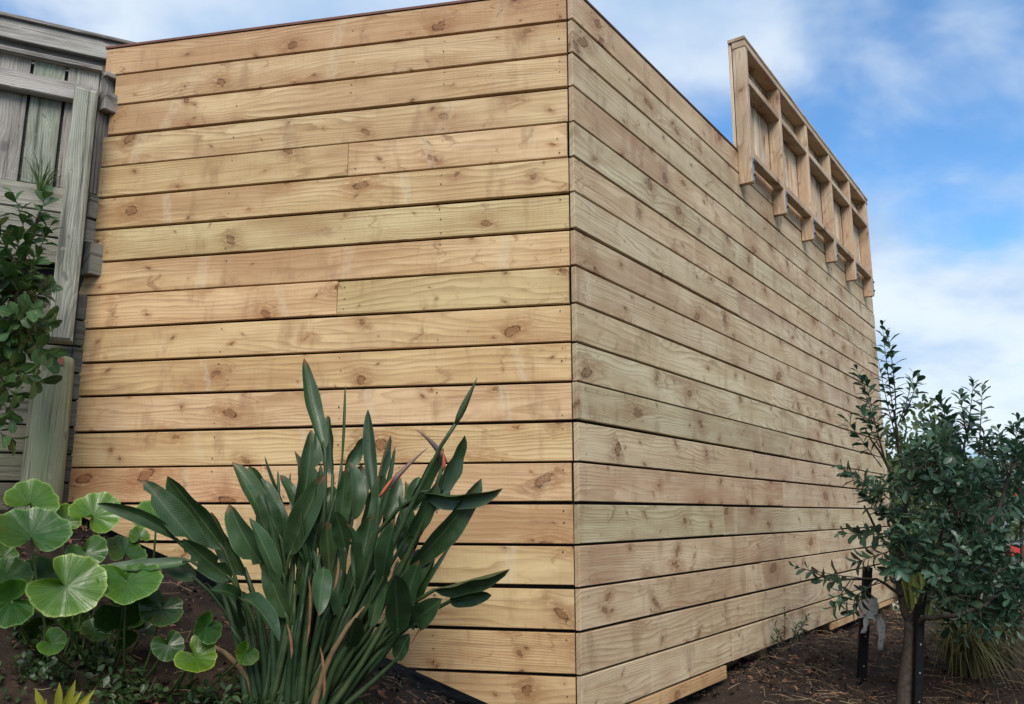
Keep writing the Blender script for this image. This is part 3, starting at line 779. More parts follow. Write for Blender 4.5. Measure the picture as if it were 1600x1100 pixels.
# dry leaf remains
for a, b_ in (((520, 925), (528, 870)), ((478, 1010), (482, 900)), ((640, 1010), (672, 945)), ((455, 1030), (448, 975)), ((505, 1095), (500, 1010))):
    V = blade_geo(at(*a, 2.56), at(*b_, 2.6), .016, .5, .9, .05, 6, (.4, .5)); leaf_obj('dry_leaf', M['straw'], bop, V, (.5, .33, .27))
for a, b_, wd in (((398, 1035), (322, 1106), 7), ((392, 1040), (345, 1108), 9), ((530, 1085), (478, 1104), 7), ((410, 1062), (455, 1085), 5)):
    pa, pb = at(*a, 2.52), at(*b_, 2.40)
    for q_ in (pa, pb): q_.z = gz(q_.x, q_.y)+.025
    tube('fallen_stalk', bez(pa, (pa+pb)/2+Vector((0, 0, .02)), pb, 5), [px2m(wd, 2.4)*.5]*4+[.003], M['stalk'], bop, 6, (1.5, 1.5, 1.6))

# ------------------------------------------------------------------ tractor-seat plant with round leaves
fr = at(70, 1010, 2.72); fr.z = gz(fr.x, fr.y)
far = empty('round_leaf_plant', fr, 'glossy bright green plant with round ruffled leaves below the round fence post', 'plant')
def round_leaf(c, rx, ry, Y, rot, tilt_side, color, cup=.25, notch=.42):
    """c px centre, rx/ry px radii: leaf disc tilted so it shows as that ellipse"""
    ctr = at(*c, Y); view = -ctr.normalized(); right = Vector((1, 0, 0)); upv = view.cross(right).normalized()
    if upv.z < 0: upv = -upv
    r = px2m(max(rx, ry), Y); ratio = min(rx, ry)/max(rx, ry); tl = math.acos(max(.2, min(1, ratio)))
    if rx >= ry: nor = (Matrix.Rotation(-tl if tilt_side > 0 else tl, 3, right)@view)
    else: nor = (Matrix.Rotation(tl*tilt_side, 3, upv)@view)
    if nor.dot(view) < 0: nor = -nor
    e1 = right-nor*right.dot(nor); e1.normalize(); e2 = nor.cross(e1)
    V, F, UV = [ctr-nor*r*cup*.55], [], [(0, 0)]
    na, nr = 66, 6
    span = 2*math.pi-.10
    ph = random.uniform(0, 6)
    for j in range(1, nr+1):
        for i in range(na+1):
            a = .05+span*i/na
            k = math.exp(-((min(a, 2*math.pi-a))/notch)**2)       # the notch where the stalk joins
            rad = j/nr*(1-.80*k)*(1+.02*math.sin(a*11+ph)*(j/nr)+.012*math.sin(a*23+ph)*(j/nr))*(1+.06*math.sin(a*2+ph)+.10*noise.noise((math.cos(a)*1.3, math.sin(a)*1.3+ph, 4.)))
            z = cup*((j/nr)**1.6-.55)+.030*math.sin(a*11+ph)*(j/nr)**2.2+.16*noise.noise((math.cos(a)*1.6+ph, math.sin(a)*1.6, ph))*(j/nr)**2+.09*math.sin(a*2+ph)*(j/nr)**2-.16*max(0, j/nr-.75)*cup*4
            V.append(ctr+(e1*math.cos(a+rot)+e2*math.sin(a+rot))*rad*r+nor*z*r); UV.append((i/na, j/nr))
    w_ = na+1
    for i in range(na): F.append([0, 1+i, 2+i])
    for j in range(nr-1):
        for i in range(na): F.append([1+j*w_+i, 1+(j+1)*w_+i, 2+(j+1)*w_+i, 2+j*w_+i])
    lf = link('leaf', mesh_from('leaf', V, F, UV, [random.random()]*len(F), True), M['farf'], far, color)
    base = Vector((fr.x+(ctr.x-fr.x)*.72+random.uniform(-.03, .03), max(ctr.y, fr.y)+.02, 0)); base.z = gz(base.x, base.y)-.01
    tube('stalk', bez(base, Vector((base.x*.4+ctr.x*.6, ctr.y+.05, ctr.z*.5+base.z*.5)), V[0], 7), [.0044, .0042, .004, .0038, .0036, .0034, .003], M['stalk'], lf, 6, (1.3, 1.25, .9))
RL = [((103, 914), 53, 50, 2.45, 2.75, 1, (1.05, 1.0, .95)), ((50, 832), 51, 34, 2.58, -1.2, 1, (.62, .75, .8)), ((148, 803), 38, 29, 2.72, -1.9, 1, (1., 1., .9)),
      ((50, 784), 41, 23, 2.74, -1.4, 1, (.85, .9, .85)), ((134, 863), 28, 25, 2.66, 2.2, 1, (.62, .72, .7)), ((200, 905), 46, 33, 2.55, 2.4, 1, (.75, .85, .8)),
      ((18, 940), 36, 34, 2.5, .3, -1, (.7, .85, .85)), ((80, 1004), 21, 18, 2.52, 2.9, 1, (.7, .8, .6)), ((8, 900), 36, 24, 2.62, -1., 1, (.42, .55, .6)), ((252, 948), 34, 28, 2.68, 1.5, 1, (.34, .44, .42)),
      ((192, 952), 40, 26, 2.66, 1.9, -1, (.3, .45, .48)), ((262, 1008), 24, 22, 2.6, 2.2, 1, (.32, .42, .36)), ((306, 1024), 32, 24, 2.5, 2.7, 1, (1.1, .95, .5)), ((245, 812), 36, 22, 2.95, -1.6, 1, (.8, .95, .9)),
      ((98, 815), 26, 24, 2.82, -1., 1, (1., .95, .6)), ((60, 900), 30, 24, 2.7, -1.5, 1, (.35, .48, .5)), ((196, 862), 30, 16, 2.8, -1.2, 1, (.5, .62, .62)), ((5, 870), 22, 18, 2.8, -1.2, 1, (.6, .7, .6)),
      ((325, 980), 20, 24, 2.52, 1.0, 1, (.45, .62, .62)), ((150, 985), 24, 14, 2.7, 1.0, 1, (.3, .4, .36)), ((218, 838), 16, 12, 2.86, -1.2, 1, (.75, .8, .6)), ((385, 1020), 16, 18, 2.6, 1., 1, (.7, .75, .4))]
for i in range(16):  # extra low leaves, coloured dark to paint in the shade beneath
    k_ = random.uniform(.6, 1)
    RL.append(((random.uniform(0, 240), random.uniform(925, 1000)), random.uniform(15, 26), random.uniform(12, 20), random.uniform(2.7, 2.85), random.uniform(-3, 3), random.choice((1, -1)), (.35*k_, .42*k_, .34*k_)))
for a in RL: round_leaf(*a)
# ------------------------------------------------------------------ generic leaf clusters
def small_leaf(bag, p, d, nor, L, W, fold=.25, obov=.62, tint=None):
    d = Vector(d).normalized(); sd_ = d.cross(Vector(nor))
    if sd_.length < 1e-3: sd_ = d.cross(Vector((.3, .8, .5)))
    sd_.normalize(); nn = sd_.cross(d)
    w2 = W*.5; up_ = nn*(w2*fold); c1, c2, c3 = p+d*L*.35, p+d*L*obov-nn*L*.02, p+d*L*.92-nn*L*.08
    V = [p, c1+sd_*w2*.66+up_*.7, c2+sd_*w2+up_, c3+sd_*w2*.55+up_*.5, p+d*L-nn*L*.11, c3-sd_*w2*.55+up_*.5, c2-sd_*w2+up_, c1-sd_*w2*.66+up_*.7, c1, c2]
    F = [[0, 8, 1], [0, 7, 8], [8, 9, 2, 1], [8, 7, 6, 9], [9, 4, 3, 2], [9, 6, 5, 4]]
    UV = [(0, .5), (.35, .83), (.62, 1.), (.9, .8), (1, .5), (.9, .2), (.62, 0), (.35, .17), (.35, .5), (.62, .5)]
    bag.put(V, F, UV, tint)

def rv(): return Vector((random.gauss(0, 1), random.gauss(0, 1), random.gauss(0, 1))).normalized()

def leafy_twig(lbag, tbag, a, b_, L=.05, W=.021, start=.25, n=14, r=.003, bend=.08, tintb=.5):
    a, b_ = Vector(a), Vector(b_); ln = (b_-a).length
    pts = bez(a, (a+b_)/2+rv()*ln*bend+Vector((0, 0, -.03*ln)), b_, 6)
    V, F, UV = tube_geo(pts, [r, r*.9, r*.75, r*.6, r*.45, r*.25], 5); tbag.put(V, F, UV)
    ph = random.uniform(0, 6)
    for i in range(n):
        t_ = start+(1-start)*(i+random.random()*.6)/n
        t_ = min(t_, 1.); k = t_*5; j = min(int(k), 4); p = pts[j].lerp(pts[j+1], k-j); d = (pts[j+1]-pts[j]).normalized()
        s_ = d.cross(Vector((.2, .3, .93)));  s_.normalize(); q_ = d.cross(s_)
        ph += 2.4; out = s_*math.cos(ph)+q_*math.sin(ph)
        lift = .45+.75*max(0, t_-.6)/.4
        dd = (out+d*lift+rv()*.22).normalized()
        sz = random.uniform(.7, 1.15)*(1 if t_ < .9 else .75)
        small_leaf(lbag, p, dd, d+rv()*.35, L*sz, W*sz, random.uniform(.1, .5), .66, min(1.6, max(0, random.gauss(tintb, .42))))

# ------------------------------------------------------------------ staked young tree on the right
troot = at(1412, 1098, 3.85); troot.z = gz(troot.x, troot.y)
tree = empty('young_tree', troot, 'young bushy evergreen tree with dark leathery leaves tied between black stakes', 'tree')
TD = 3.85
def A(x, y, Y=TD): return at(x, y, Y)
tube('trunk', [troot-UP*.06, troot+UP*.02, A(1415, 1060), A(1421, 1020), A(1424, 985), A(1423, 972)], [.046, .037, .031, .029, .030, .028], M['bark'], tree, 10)
limbs = [
    ([A(1423, 978), A(1412, 950, 3.9), A(1403, 910, 3.95), A(1404, 850, 3.95), A(1420, 760, 3.95), A(1402, 690, 3.95), A(1398, 640, 3.95)], [.021, .017, .014, .012, .010, .007, .004]),
    ([A(1424, 978), A(1440, 940, 3.85), A(1455, 900, 3.8), A(1475, 820, 3.85), A(1500, 730, 3.85), A(1515, 660, 3.85)], [.021, .017, .013, .010, .007, .004]),
    ([A(1424, 980), A(1445, 965, 3.75), A(1490, 962, 3.65), A(1540, 945, 3.65), A(1590, 900, 3.7)], [.016, .012, .010, .008, .005]),
    ([A(1457, 905, 3.8), A(1500, 860, 3.75), A(1560, 800, 3.8), A(1585, 720, 3.85)], [.015, .012, .009, .005]),
    ([A(1405, 880, 3.95), A(1370, 830, 4.0), A(1350, 790, 4.0)], [.010, .007, .004]),
    ([A(1410, 930, 3.9), A(1370, 905, 3.98), A(1300, 905, 4.0), A(1255, 888, 4.0)], [.008, .006, .004, .002]),
    ([A(1415, 790, 3.95), A(1385, 725, 4.0), A(1352, 670, 4.0)], [.009, .006, .003])]
for pts, rad in limbs:
    dense = []
    dr = []
    for i in range(len(pts)-1):
        dense += [pts[i].lerp(pts[i+1], t_/3)+rv()*.004*(t_ > 0) for t_ in range(3)]; dr += [rad[i]+(rad[i+1]-rad[i])*t_/3 for t_ in range(3)]
    tube('limb', dense+[pts[-1]], dr+[rad[-1]], M['bark'], tree, 7, (.8, .8, .8))
lb, tb = Bag(), Bag()
shoots = [((1404, 690), (1378, 502), 26), ((1400, 640), (1385, 515), 18), ((1403, 665), (1428, 582), 12), ((1410, 655), (1434, 590), 10), ((1402, 690), (1372, 560), 14), ((1385, 725), (1338, 575), 22), ((1380, 715), (1352, 590), 14), ((1378, 730), (1322, 655), 14),
          ((1375, 700), (1345, 640), 14), ((1390, 780), (1312, 728), 18), ((1395, 770), (1318, 740), 14), ((1400, 830), (1314, 832), 18), ((1398, 815), (1345, 770), 16), ((1395, 860), (1335, 880), 14), ((1372, 905), (1236, 884), 9), ((1330, 905), (1278, 905), 7), ((1330, 905), (1300, 950), 7), ((1372, 908), (1305, 945), 12), ((1365, 905), (1330, 960), 12),
          ((1512, 690), (1522, 592), 16), ((1510, 680), (1500, 615), 14), ((1530, 700), (1535, 600), 14), ((1500, 720), (1468, 622), 20), ((1495, 730), (1440, 655), 14), ((1480, 700), (1480, 640), 14),
          ((1580, 740), (1592, 650), 18), ((1575, 740), (1560, 670), 14), ((1590, 770), (1612, 690), 14), ((1560, 740), (1545, 690), 12), ((1470, 900), (1520, 945), 14), ((1500, 940), (1480, 985), 12)]
for a, b_, n in shoots:
    Y_ = random.uniform(3.8, 4.0)
    leafy_twig(lb, tb, A(*a, Y_), A(*b_, Y_+random.uniform(-.12, .12)), .066, .030, .22, n+4, .0032, .05, .45)
clumps = [(1448, 742, 40, 40), (1502, 705, 52, 60), (1535, 785, 54, 62), (1482, 850, 66, 80), (1545, 900, 50, 60), (1425, 865, 36, 40), (1528, 930, 58, 55), (1598, 945, 48, 45), (1392, 780, 28, 22), (1650, 945, 60, 40), (1455, 720, 40, 36), (1400, 870, 28, 22), (1588, 735, 30, 20), (1492, 780, 42, 42), (1500, 900, 60, 50)]
for cx, cy, rp_, n in clumps:
    for i in range(int(n*.52)):
        Yc = random.uniform(3.55, 4.2)
        th_ = random.uniform(0, 2*math.pi); rr = math.sqrt(random.random())
        c = A(cx+rp_*.45*rr*math.cos(th_), cy+rp_*.45*rr*math.sin(th_), Yc)
        d = (Vector((math.cos(th_), random.uniform(-.9, .6), -math.sin(th_)))+Vector((0, 0, .55))).normalized()
        e_ = c+d*px2m(rp_, Yc)*random.uniform(.5, .95)
        leafy_twig(lb, tb, c, e_, .058, .027, .15, random.randint(8, 12), .0024, .12, .25+.5*random.random())
crown = lb.build('crown', M['tree'], tree, True, (.95, 1.05, 1.1))
tag(tb.build('twigs', M['twig'], tree, True), kind='stuff')

# a second, bluer bush behind the tree
broot = at(1590, 1000, 4.75); broot.z = gz(broot.x, broot.y)
bush = empty('leafy_bush', broot, 'wide dark bluish green bush growing behind the staked young tree', 'bush')
lb, tb = Bag(), Bag()
BC = [(1500, 800, 48, 26), (1555, 775, 42, 26), (1605, 735, 34, 18), (1540, 865, 46, 28), (1612, 940, 44, 24), (1560, 935, 48, 28), (1640, 800, 40, 18), (1490, 900, 40, 20), (1590, 690, 22, 10), (1650, 900, 50, 20)]
for cx, cy, rp_, n in BC:
    tube('stem', bez(broot-UP*.03, at((1590+cx)/2+10, (1000+cy)/2, 4.75), at(cx, cy, 4.75), 7), [.016, .014, .012, .010, .008, .006, .003], M['bark'], bush, 6)
    for i in range(n):
        Yc = random.uniform(4.5, 5.0); th_ = random.uniform(0, 2*math.pi); rr = math.sqrt(random.random())
        c = at(cx+rp_*.45*rr*math.cos(th_), cy+rp_*.45*rr*math.sin(th_), Yc)
        d = (Vector((math.cos(th_), random.uniform(-.9, .6), -math.sin(th_)))+Vector((0, 0, .6))).normalized()
        leafy_twig(lb, tb, c, c+d*px2m(rp_, Yc)*random.uniform(.5, 1.), .062, .026, .15, random.randint(8, 12), .0026, .12, .2+.6*random.random())
lb.build('foliage', M['tree'], bush, True, (.95, 1.05, 1.2)); tag(tb.build('twigs', M['twig'], bush, True), kind='stuff')

# stakes
def stake(p_top, base_px, Y, wd, label):
    b_ = at(*base_px, Y); zb = gz(b_.x, b_.y); t_ = at(*p_top, Y)
    o = empty('garden_stake', (b_.x, b_.y, zb), label, 'stake', 'black stakes beside the young tree')
    d = (t_-Vector((b_.x, b_.y, zb))); L = d.length; d.normalize(); e1 = Vector((1, 0, 0)); e1 = (e1-d*e1.dot(d)).normalized(); e2 = d.cross(e1)
    e2 = -e2 if e2.y > 0 else e2
    sh = prism('shaft', rect(-wd/2, wd/2, -.15, L), Vector((b_.x, b_.y, zb)), e1, d, e2, wd*.8, M['stake'], o, None, .004)
    for k in range(4):
        c = Vector((b_.x, b_.y, zb))+d*(L*(.15+.25*k))+e2*.0005
        V, F, UV = tube_geo([c, c+e2*.0025], [.0045, .004], 6); link('hole_rim', mesh_from('hole_rim', V, F, UV), M['steel'], o)
    return o, Vector((b_.x, b_.y, zb)), d, L
s1_, sb, sdv, sL = stake((1358, 886), (1348, 1066), 4.35, .040, 'black painted stake wrapped with pale torn cloth tie')
stake((1440, 945), (1434, 1110), 3.78, .034, 'black painted stake standing directly beside the tree trunk')
# pale tie wrapped round the first stake
tie = empty('cloth_tie', sb+sdv*sL*.62, 'pale frayed cloth tie wrapped and hanging on black stake', 'cloth')
V, F, UV = [], [], []
nn_ = 14
for j in range(7):
    for k in range(nn_):
        a = 2*math.pi*k/nn_; rr = .044+.006*math.sin(a*3+j)+.004*random.random()
        V.append(sb+sdv*(sL*.56+.016*j)+Vector((rr*math.cos(a), -.016+rr*.8*math.sin(a), .005*math.sin(a*2+j)))); UV.append((0, 0))
for j in range(6):
    for k in range(nn_): F.append([j*nn_+k, j*nn_+(k+1) % nn_, (j+1)*nn_+(k+1) % nn_, (j+1)*nn_+k])
link('wrap', mesh_from('wrap', V, F, UV, smooth=True), M['cloth'], tie)
for dx_, ln_ in ((.040, .17), (-.042, .09), (.055, .13)):
    pts = [sb+sdv*(sL*.60)+Vector((dx_*(.7+.25*t_)+.008*math.sin(t_*4), -.05, -ln_*t_)) for t_ in [i/6 for i in range(7)]]
    V, F, UV = [], [], []
    for i, p in enumerate(pts):
        for sx, yy in ((-1, -.003), (1, -.003), (1, .003), (-1, .003)):
            V.append(p+Vector((sx*(.011-.004*math.sin(i*2)), yy+.004*math.sin(i+sx), 0))); UV.append((0, 0))
    for i in range(6):
        for k in range(4): F.append([i*4+k, i*4+(k+1) % 4, (i+1)*4+(k+1) % 4, (i+1)*4+k])
    F += [[0, 1, 2, 3], [24, 25, 26, 27]]
    link('loose_end', mesh_from('loose_end', V, F, UV, smooth=True), M['cloth'], tie)

# ------------------------------------------------------------------ leafy shrub at the left edge
sroot = Vector((-2.05, 2.80, 0)); sroot.z = gz(sroot.x, sroot.y)
shr = empty('leafy_shrub', sroot, 'mid green leafy shrub leaning in front of the grey fence', 'shrub')
lb, tb = Bag(), Bag()
SY = 2.95
main = [sroot-UP*.05, at(-60, 760, 2.85), at(-25, 600, SY), at(15, 480, SY), at(45, 380, SY), at(62, 330, SY)]
tube('stem', main, [.02, .017, .013, .010, .006, .003], M['bark'], shr, 7)
for a, b_, n in [((45, 390), (72, 300), 12), ((40, 400), (20, 300), 9), ((35, 420), (-10, 330), 14), ((30, 440), (80, 350), 10), ((20, 470), (60, 400), 16), ((10, 480), (-20, 400), 16), ((25, 470), (75, 450), 16), ((10, 500), (82, 505), 18), ((0, 520), (85, 560), 18),
                   ((0, 510), (60, 520), 18), ((-10, 540), (50, 590), 16), ((-20, 560), (30, 620), 14), ((-20, 580), (20, 655), 10), ((0, 480), (40, 440), 16), ((-20, 500), (20, 560), 16), ((0, 450), (30, 370), 14), ((-20, 470), (10, 430), 16), ((-10, 560), (70, 600), 8), ((-30, 640), (20, 690), 6), ((10, 520), (55, 480), 14), ((-20, 530), (40, 545), 16)]:
    leafy_twig(lb, tb, at(*a, SY+random.uniform(-.1, .1)), at(*b_, SY+random.uniform(-.15, .1)), .072, .040, .10, n+5, .003, .12, .45)
lb.build('foliage', M['shrub'], shr, True, (.8, .95, .85)); tag(tb.build('twigs', M['twig'], shr, True), kind='stuff')
# wispy grass tuft growing out of the fence ledge
def grass(name, c, n, hmin, hmax, spread, mat, label, cat, color=None, wd=.004, droop=.4, bias=(0, 0, 0), part='blades'):
    o = empty(name, c, label, cat); bg_ = Bag()
    for i in range(n):
        a = random.uniform(0, 2*math.pi); d = Vector((math.cos(a), math.sin(a), 0)); h = random.uniform(hmin, hmax)
        sp_ = spread*random.uniform(.2, 1)
        b0 = Vector(c)+d*random.uniform(0, .25)*spread
        top = b0+d*sp_+UP*h*(1-droop*random.random())+Vector(bias)*random.random()
        mid = b0+d*sp_*.3+UP*h*(.75+.3*random.random())
        pts = bez(b0, mid, top, 6); sd_ = d.cross(UP)
        V, UV = [], []
        for j, p in enumerate(pts):
            ww = wd*(1-(j/5)**2*.92)
            V += [p-sd_*ww, p+UP*ww*.35, p+sd_*ww]; UV += [(j/5, 0), (j/5, .5), (j/5, 1)]
        F = []
        for j in range(5): F += [[j*3, j*3+1, j*3+4, j*3+3], [j*3+1, j*3+2, j*3+5, j*3+4]]
        bg_.put(V, F, UV)
    tag(bg_.build(part, mat, o, True, color), kind='stuff')
    return o
gl = B0+dA*.18+nA*.05; gl = Vector((gl.x, gl.y, 1.36))
grass('grass_tuft', gl, 34, .05, .17, .12, M['shrub'], 'wispy green grass tuft growing on fence ledge', 'grass', (1.3, 1.3, 1.0), .0028, .5)
# yellow green rosette at the bottom left
yr = at(88, 1112, 2.42); yr.z = gz(yr.x, yr.y)
yel = empty('yellow_rosette_plant', yr, 'small yellow green rosette plant with upright strappy leaves on soil', 'plant')
for tpx in [(55, 1075), (72, 1092), (93, 1066), (118, 1062), (128, 1080), (148, 1078), (105, 1085), (140, 1095), (60, 1098), (112, 1098)]:
    tip = at(*tpx, 2.36+random.uniform(-.04, .05)); b_ = yr+Vector((random.uniform(-.02, .02), random.uniform(-.02, .02), 0))
    leaf_obj('leaf', M['yellow'], yel, blade_geo(b_, tip, .022, random.uniform(-.4, .4), .4, .05, 7, (.3, .3)))
# little weeds
wi = 0
WL = ['low green weed sprig on soil beside fallen pale stalks', 'tiny weed sprig growing below the yellowing round leaf', 'small weed sprig on soil right of yellow rosette plant', 'small green weed at the foot of the bird of paradise clump']
for c, Y_ in (((385, 1092), 2.52), ((318, 1088), 2.5), ((180, 1096), 2.42), ((560, 1098), 2.6)):
    p = at(*c, Y_); p.z = gz(p.x, p.y); o = empty('weed', p, WL[wi], 'weed', 'small weeds on the soil'); wi += 1
    l2, t2 = Bag(), Bag()
    for i in range(6): leafy_twig(l2, t2, p, p+Vector((random.uniform(-.05, .05), random.uniform(-.05, .05), random.uniform(.02, .06))), .02, .011, .3, 7, .0012, .1, .6)
    l2.build('foliage', M['shrub'], o, True, (1.2, 1.3, 1.)); tag(t2.build('stems', M['twig'], o, True), kind='stuff')
# seedling at the foot of the long face
sp0 = at(1228, 1012, 4.72); sp0.z = gz(sp0.x, sp0.y)
sed = empty('seedling', sp0, 'thin stemmed seedling with tiny dark leaves at the foot of plank wall', 'seedling')
l2, t2 = Bag(), Bag()
for a, b_, n in [((1224, 1010), (1226, 948), 12), ((1232, 1005), (1262, 962), 22), ((1232, 1008), (1256, 985), 18), ((1228, 1008), (1210, 985), 10), ((1225, 1005), (1208, 1000), 8), ((1240, 1005), (1245, 975), 16), ((1226, 1006), (1205, 965), 6)]:
    leafy_twig(l2, t2, at(*a, 4.72), at(*b_, 4.70), .034, .014, .35, n, .003, .06, .4)
l2.build('foliage', M['tree'], sed, True, (1.1, 1.1, .9)); tag(t2.build('stems', M['twig'], sed, True), kind='stuff')

# ------------------------------------------------------------------ sedge clump behind the tree
c1 = at(1512, 985, 4.55); c1.z = gz(c1.x, c1.y)
grass('sedge_clump', c1, 420, .28, .48, .42, M['blade'], 'drooping brown green sedge clump below the young tree', 'grass', None, .0042, .95, (.05, -.12, -.05))
c1 = at(1620, 985, 5.0); c1.z = gz(c1.x, c1.y)
grass('sedge_clump', c1, 220, .22, .4, .4, M['blade'], 'paler green sedge clump on the bank beyond the young tree', 'grass', (1.0, 1.25, .8), .004, .9, (-.05, -.1, 0))
c1 = at(1425, 905, 7.4); c1.z = gz(c1.x, c1.y)
grass('flax_clump', c1, 90, .5, .9, .5, M['blade'], 'yellow green strappy flax clump beyond end of plank wall', 'plant', (.9, 1.1, .6), .010, .5)

# ------------------------------------------------------------------ litter: straw, chips and dead leaves on the bank
def litter(name, n, region, Lr, wr, mat, label, color=None, flat=.35, leafy=False):
    bg_ = Bag()
    pts = []
    while len(pts) < n:
        x, y = random.uniform(region[0], region[1]), random.uniform(region[2], region[3])
        # keep clear of the inside of the structure
        v_ = Vector((x, y, 0))-C0
        if v_.dot(nR) < -.1 and v_.dot(nL) < -.05: continue
        if noise.noise((x*1.7, y*1.7, 5.))+random.uniform(-.5, .5) < -.12: continue
        pts.append((x, y))
    Z = ground_z([p[0] for p in pts], [p[1] for p in pts])
    for (x, y), z in zip(pts, Z):
        L = random.uniform(*Lr); wv = random.uniform(*wr); a = random.uniform(0, 2*math.pi)
        e = .02
        gxn = (gz_fast(x+e, y)-gz_fast(x-e, y))/(2*e); gyn = (gz_fast(x, y+e)-gz_fast(x, y-e))/(2*e)
        d = Vector((math.cos(a), math.sin(a), 0)); d.z = gxn*d.x+gyn*d.y+random.uniform(-flat, flat)*.6; d.normalize()
        sd_ = d.cross(UP).normalized(); u_ = sd_.cross(d)
        p = Vector((x, y, z+.016+random.uniform(0, .012)))
        if leafy: small_leaf(bg_, p, d, u_+rv()*.5, L, wv, random.uniform(.1, .8))
        else:
            b_ = p+d*L; m_ = (p+b_)/2+u_*random.uniform(-.1, .15)*L
            V = [p-sd_*wv, p+sd_*wv, p+u_*wv*1.2, m_-sd_*wv, m_+sd_*wv, m_+u_*wv*1.2, b_-sd_*wv*.5, b_+sd_*wv*.5, b_+u_*wv*.6]
            F = []
            for j in (0, 3):
                for k in range(3): F.append([j+k, j+(k+1) % 3, j+3+(k+1) % 3, j+3+k])
            bg_.put(V, F, [(0, 0)]*9)
    o = bg_.build(name, mat, None, False, color); tag(o, label, 'litter', kind='stuff'); return o
_gs = 60
_tx = np.linspace(-3, 5, 161); _ty = np.linspace(1.5, 9, 151); _TX, _TY = np.meshgrid(_tx, _ty); _TZ = ground_z(_TX, _TY)
def gz_fast(x, y):
    i = min(max(int((x+3)/.05), 0), 159); j = min(max(int((y-1.5)/.05), 0), 149)
    fx = (x-_tx[i])/.05; fy = (y-_ty[j])/.05
    return _TZ[j, i]*(1-fx)*(1-fy)+_TZ[j, i+1]*fx*(1-fy)+_TZ[j+1, i]*(1-fx)*fy+_TZ[j+1, i+1]*fx*fy
litter('straw_litter', 1000, (-2.2, 4.2, 2.2, 7.5), (.03, .16), (.0009, .002), M['straw'], 'pale dry straw and grass stems scattered over the soil', (.6, .55, .5))
litter('bark_litter', 6500, (-2.2, 4.2, 2.2, 7.5), (.004, .020), (.001, .0045), M['litter'], 'brown bark chips and crumbs scattered over the soil', (.55, .48, .45))
litter('leaf_litter', 620, (-2.2, 4.2, 2.2, 7.5), (.03, .06), (.014, .026), M['litter'], 'curled brown dead leaves lying on the soil', (.75, .55, .45), .5, True)
litter('soil_clods', 2600, (-2.2, 4.0, 2.3, 7.0), (.008, .028), (.006, .013), M['soil'], 'dark soil clods lying loose on the bank', None, .2)

gc, gt = Bag(), Bag()
for i in range(150):
    p = at(random.uniform(-20, 420) if i < 110 else random.uniform(380, 640), random.uniform(930, 1100), random.uniform(2.5, 2.85))
    if noise.noise((p.x*4, p.y*4, 2.)) < -.1: continue
    p.z = gz_fast(p.x, p.y)
    if (p-C0).dot(nL) < .05: continue
    for k in range(random.randint(2, 4)):
        leafy_twig(gc, gt, p, p+Vector((random.uniform(-.07, .07), random.uniform(-.07, .05), random.uniform(.02, .08))), random.uniform(.02, .04), random.uniform(.012, .022), .25, random.randint(3, 6), .0013, .1, .3)
tag(gc.build('ground_cover', M['shrub'], None, True, (.55, .6, .5)), 'low dark green ground cover leaves between the round leaf plant and the clump', 'ground cover', kind='stuff')
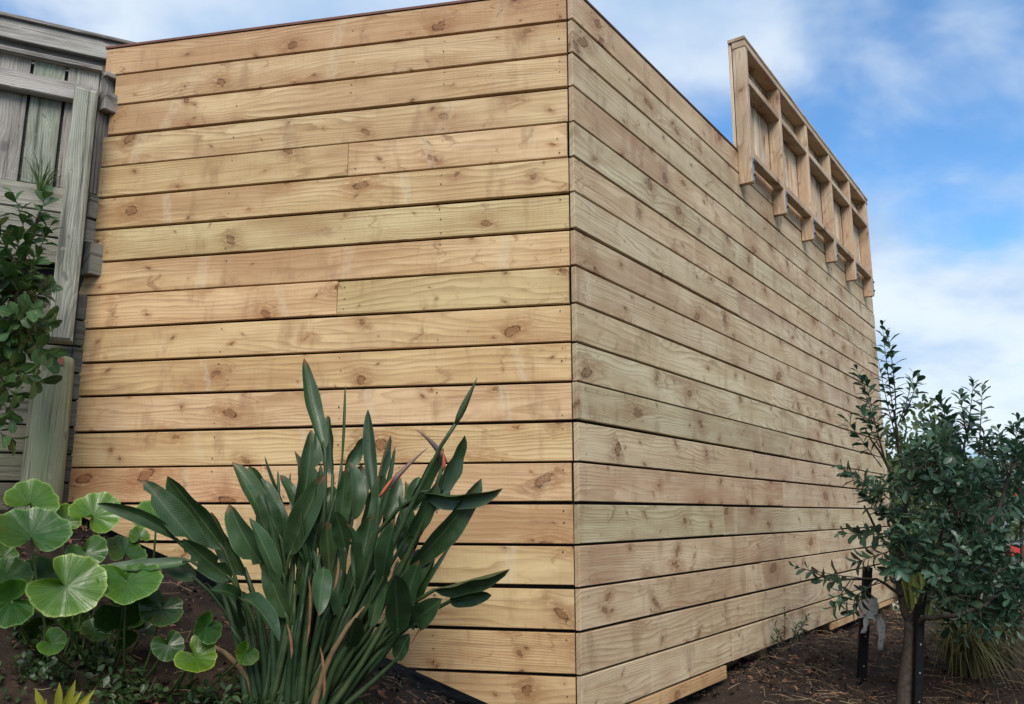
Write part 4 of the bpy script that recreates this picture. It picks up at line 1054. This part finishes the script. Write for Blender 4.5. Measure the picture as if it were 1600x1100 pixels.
# ------------------------------------------------------------------ houses and trees down the hill
def house(loc, rz, w_, d_, eave, rise, wallm, label, name='house'):
    o = empty(name, loc, label, 'house'); o.rotation_euler = (0, 0, 0)
    ex = Vector((math.cos(rz), math.sin(rz), 0)); ey = Vector((-math.sin(rz), math.cos(rz), 0)); c = Vector(loc)
    def P(x, y, z): return c+ex*x+ey*y+UP*z
    def part(nm, vs, fs, mt, par=o): return link(nm, mesh_from(nm, vs, fs, [(0, 0)]*len(vs)), mt, par)
    def bx(nm, x0, x1, y0, y1, z0, z1, mt, par=o):
        vs = [P(x, y, z) for z in (z0, z1) for x, y in ((x0, y0), (x1, y0), (x1, y1), (x0, y1))]
        return part(nm, vs, [[3, 2, 1, 0], [4, 5, 6, 7], [0, 1, 5, 4], [1, 2, 6, 5], [2, 3, 7, 6], [3, 0, 4, 7]], mt, par)
    wl = bx('wall', 0, w_, 0, d_, 0, eave, wallm)
    ov = .5
    rf = part('roof', [P(-ov, -ov, eave+.1), P(w_+ov, -ov, eave+.1), P(w_+ov, d_/2, eave+rise), P(-ov, d_/2, eave+rise), P(w_+ov, d_+ov, eave+.1), P(-ov, d_+ov, eave+.1)],
              [[0, 1, 2, 3], [3, 2, 4, 5], [0, 3, 5], [1, 4, 2], [0, 5, 4, 1]], M['roof'])
    bx('fascia', -ov-.03, w_+ov+.03, -ov-.06, -ov, eave-.02, eave+.12, M['red'], rf)
    bx('fascia', -ov-.03, -ov+.03, -ov+.003, d_+ov, eave-.02, eave+.11, M['red'], rf)
    for i in range(3):
        x0 = w_*(.12+.3*i); wn = bx('window', x0, x0+w_*.16, -.04, .03, eave*.40, eave*.78, M['white'])
        bx('pane', x0+.08, x0+w_*.16-.08, -.05, -.03, eave*.40+.08, eave*.78-.08, M['glass'], wn)
    return o
def gl_(px, Y): p = at(px, 850, Y); return Vector((p.x, p.y, gz(p.x, p.y)))
p = gl_(1300, 22); house(p-UP*.2, .05, 5.0, 6, -p.z+.2+.02, 1.0, M['cream'], 'cream house with red fascia and grey roof far beyond the plank wall')
p = gl_(1545, 13.5); house(p-UP*.2, -.28, 7., 6, -p.z+.2-.60, .55, M['white'], 'white house with red fascia and low grey roof behind the young tree')
p = gl_(1560, 30); house(p-UP*.2, .1, 8., 6, -p.z+.2+.6, 1.4, M['white'], 'pale two storey house standing highest down the hill')
def bg_tree(px, Y, top_py, rad, label, dens=420, color=None):
    b_ = gl_(px, Y); top = at(px, top_py, Y).z
    o = empty('background_tree', b_, label, 'tree', 'trees down the hill')
    tube('trunk', [b_-UP*.2, b_+UP*(top-b_.z)*.5, b_+UP*(top-b_.z)*.85], [.16, .11, .04], M['bark'], o, 7)
    l2 = Bag(); H = top-b_.z
    for i in range(dens):
        d = rv(); r_ = random.random()**.4
        lump = 1+.35*noise.noise(d*2.3+Vector((px, 0, 0)))
        c = b_+UP*(H*.62)+Vector((d.x*rad*r_*lump, d.y*rad*r_*lump, d.z*H*.40*r_*lump))
        for k in range(9):
            q_ = c+rv()*rad*.12
            small_leaf(l2, q_, rv()+UP*.3, rv()+UP, .13*Y/12, .06*Y/12, .3, .6)
    l2.build('crown', M['bgleaf'], o, True, color)
bg_tree(1425, 12.5, 640, 1.15, 'mid green rounded tree just beyond the end of plank wall', 420, (1, 1, 1))
bg_tree(1480, 14.5, 690, 1.3, 'darker green tree rising behind the young tree', 380, (.75, .85, .8))
bg_tree(1640, 18, 745, 1.8, 'low grey green tree beside the white house', 380, (.8, .85, .9))
bg_tree(1395, 24, 720, 2.0, 'distant olive green tree hidden partly by plank wall', 300, (.9, .9, .8))
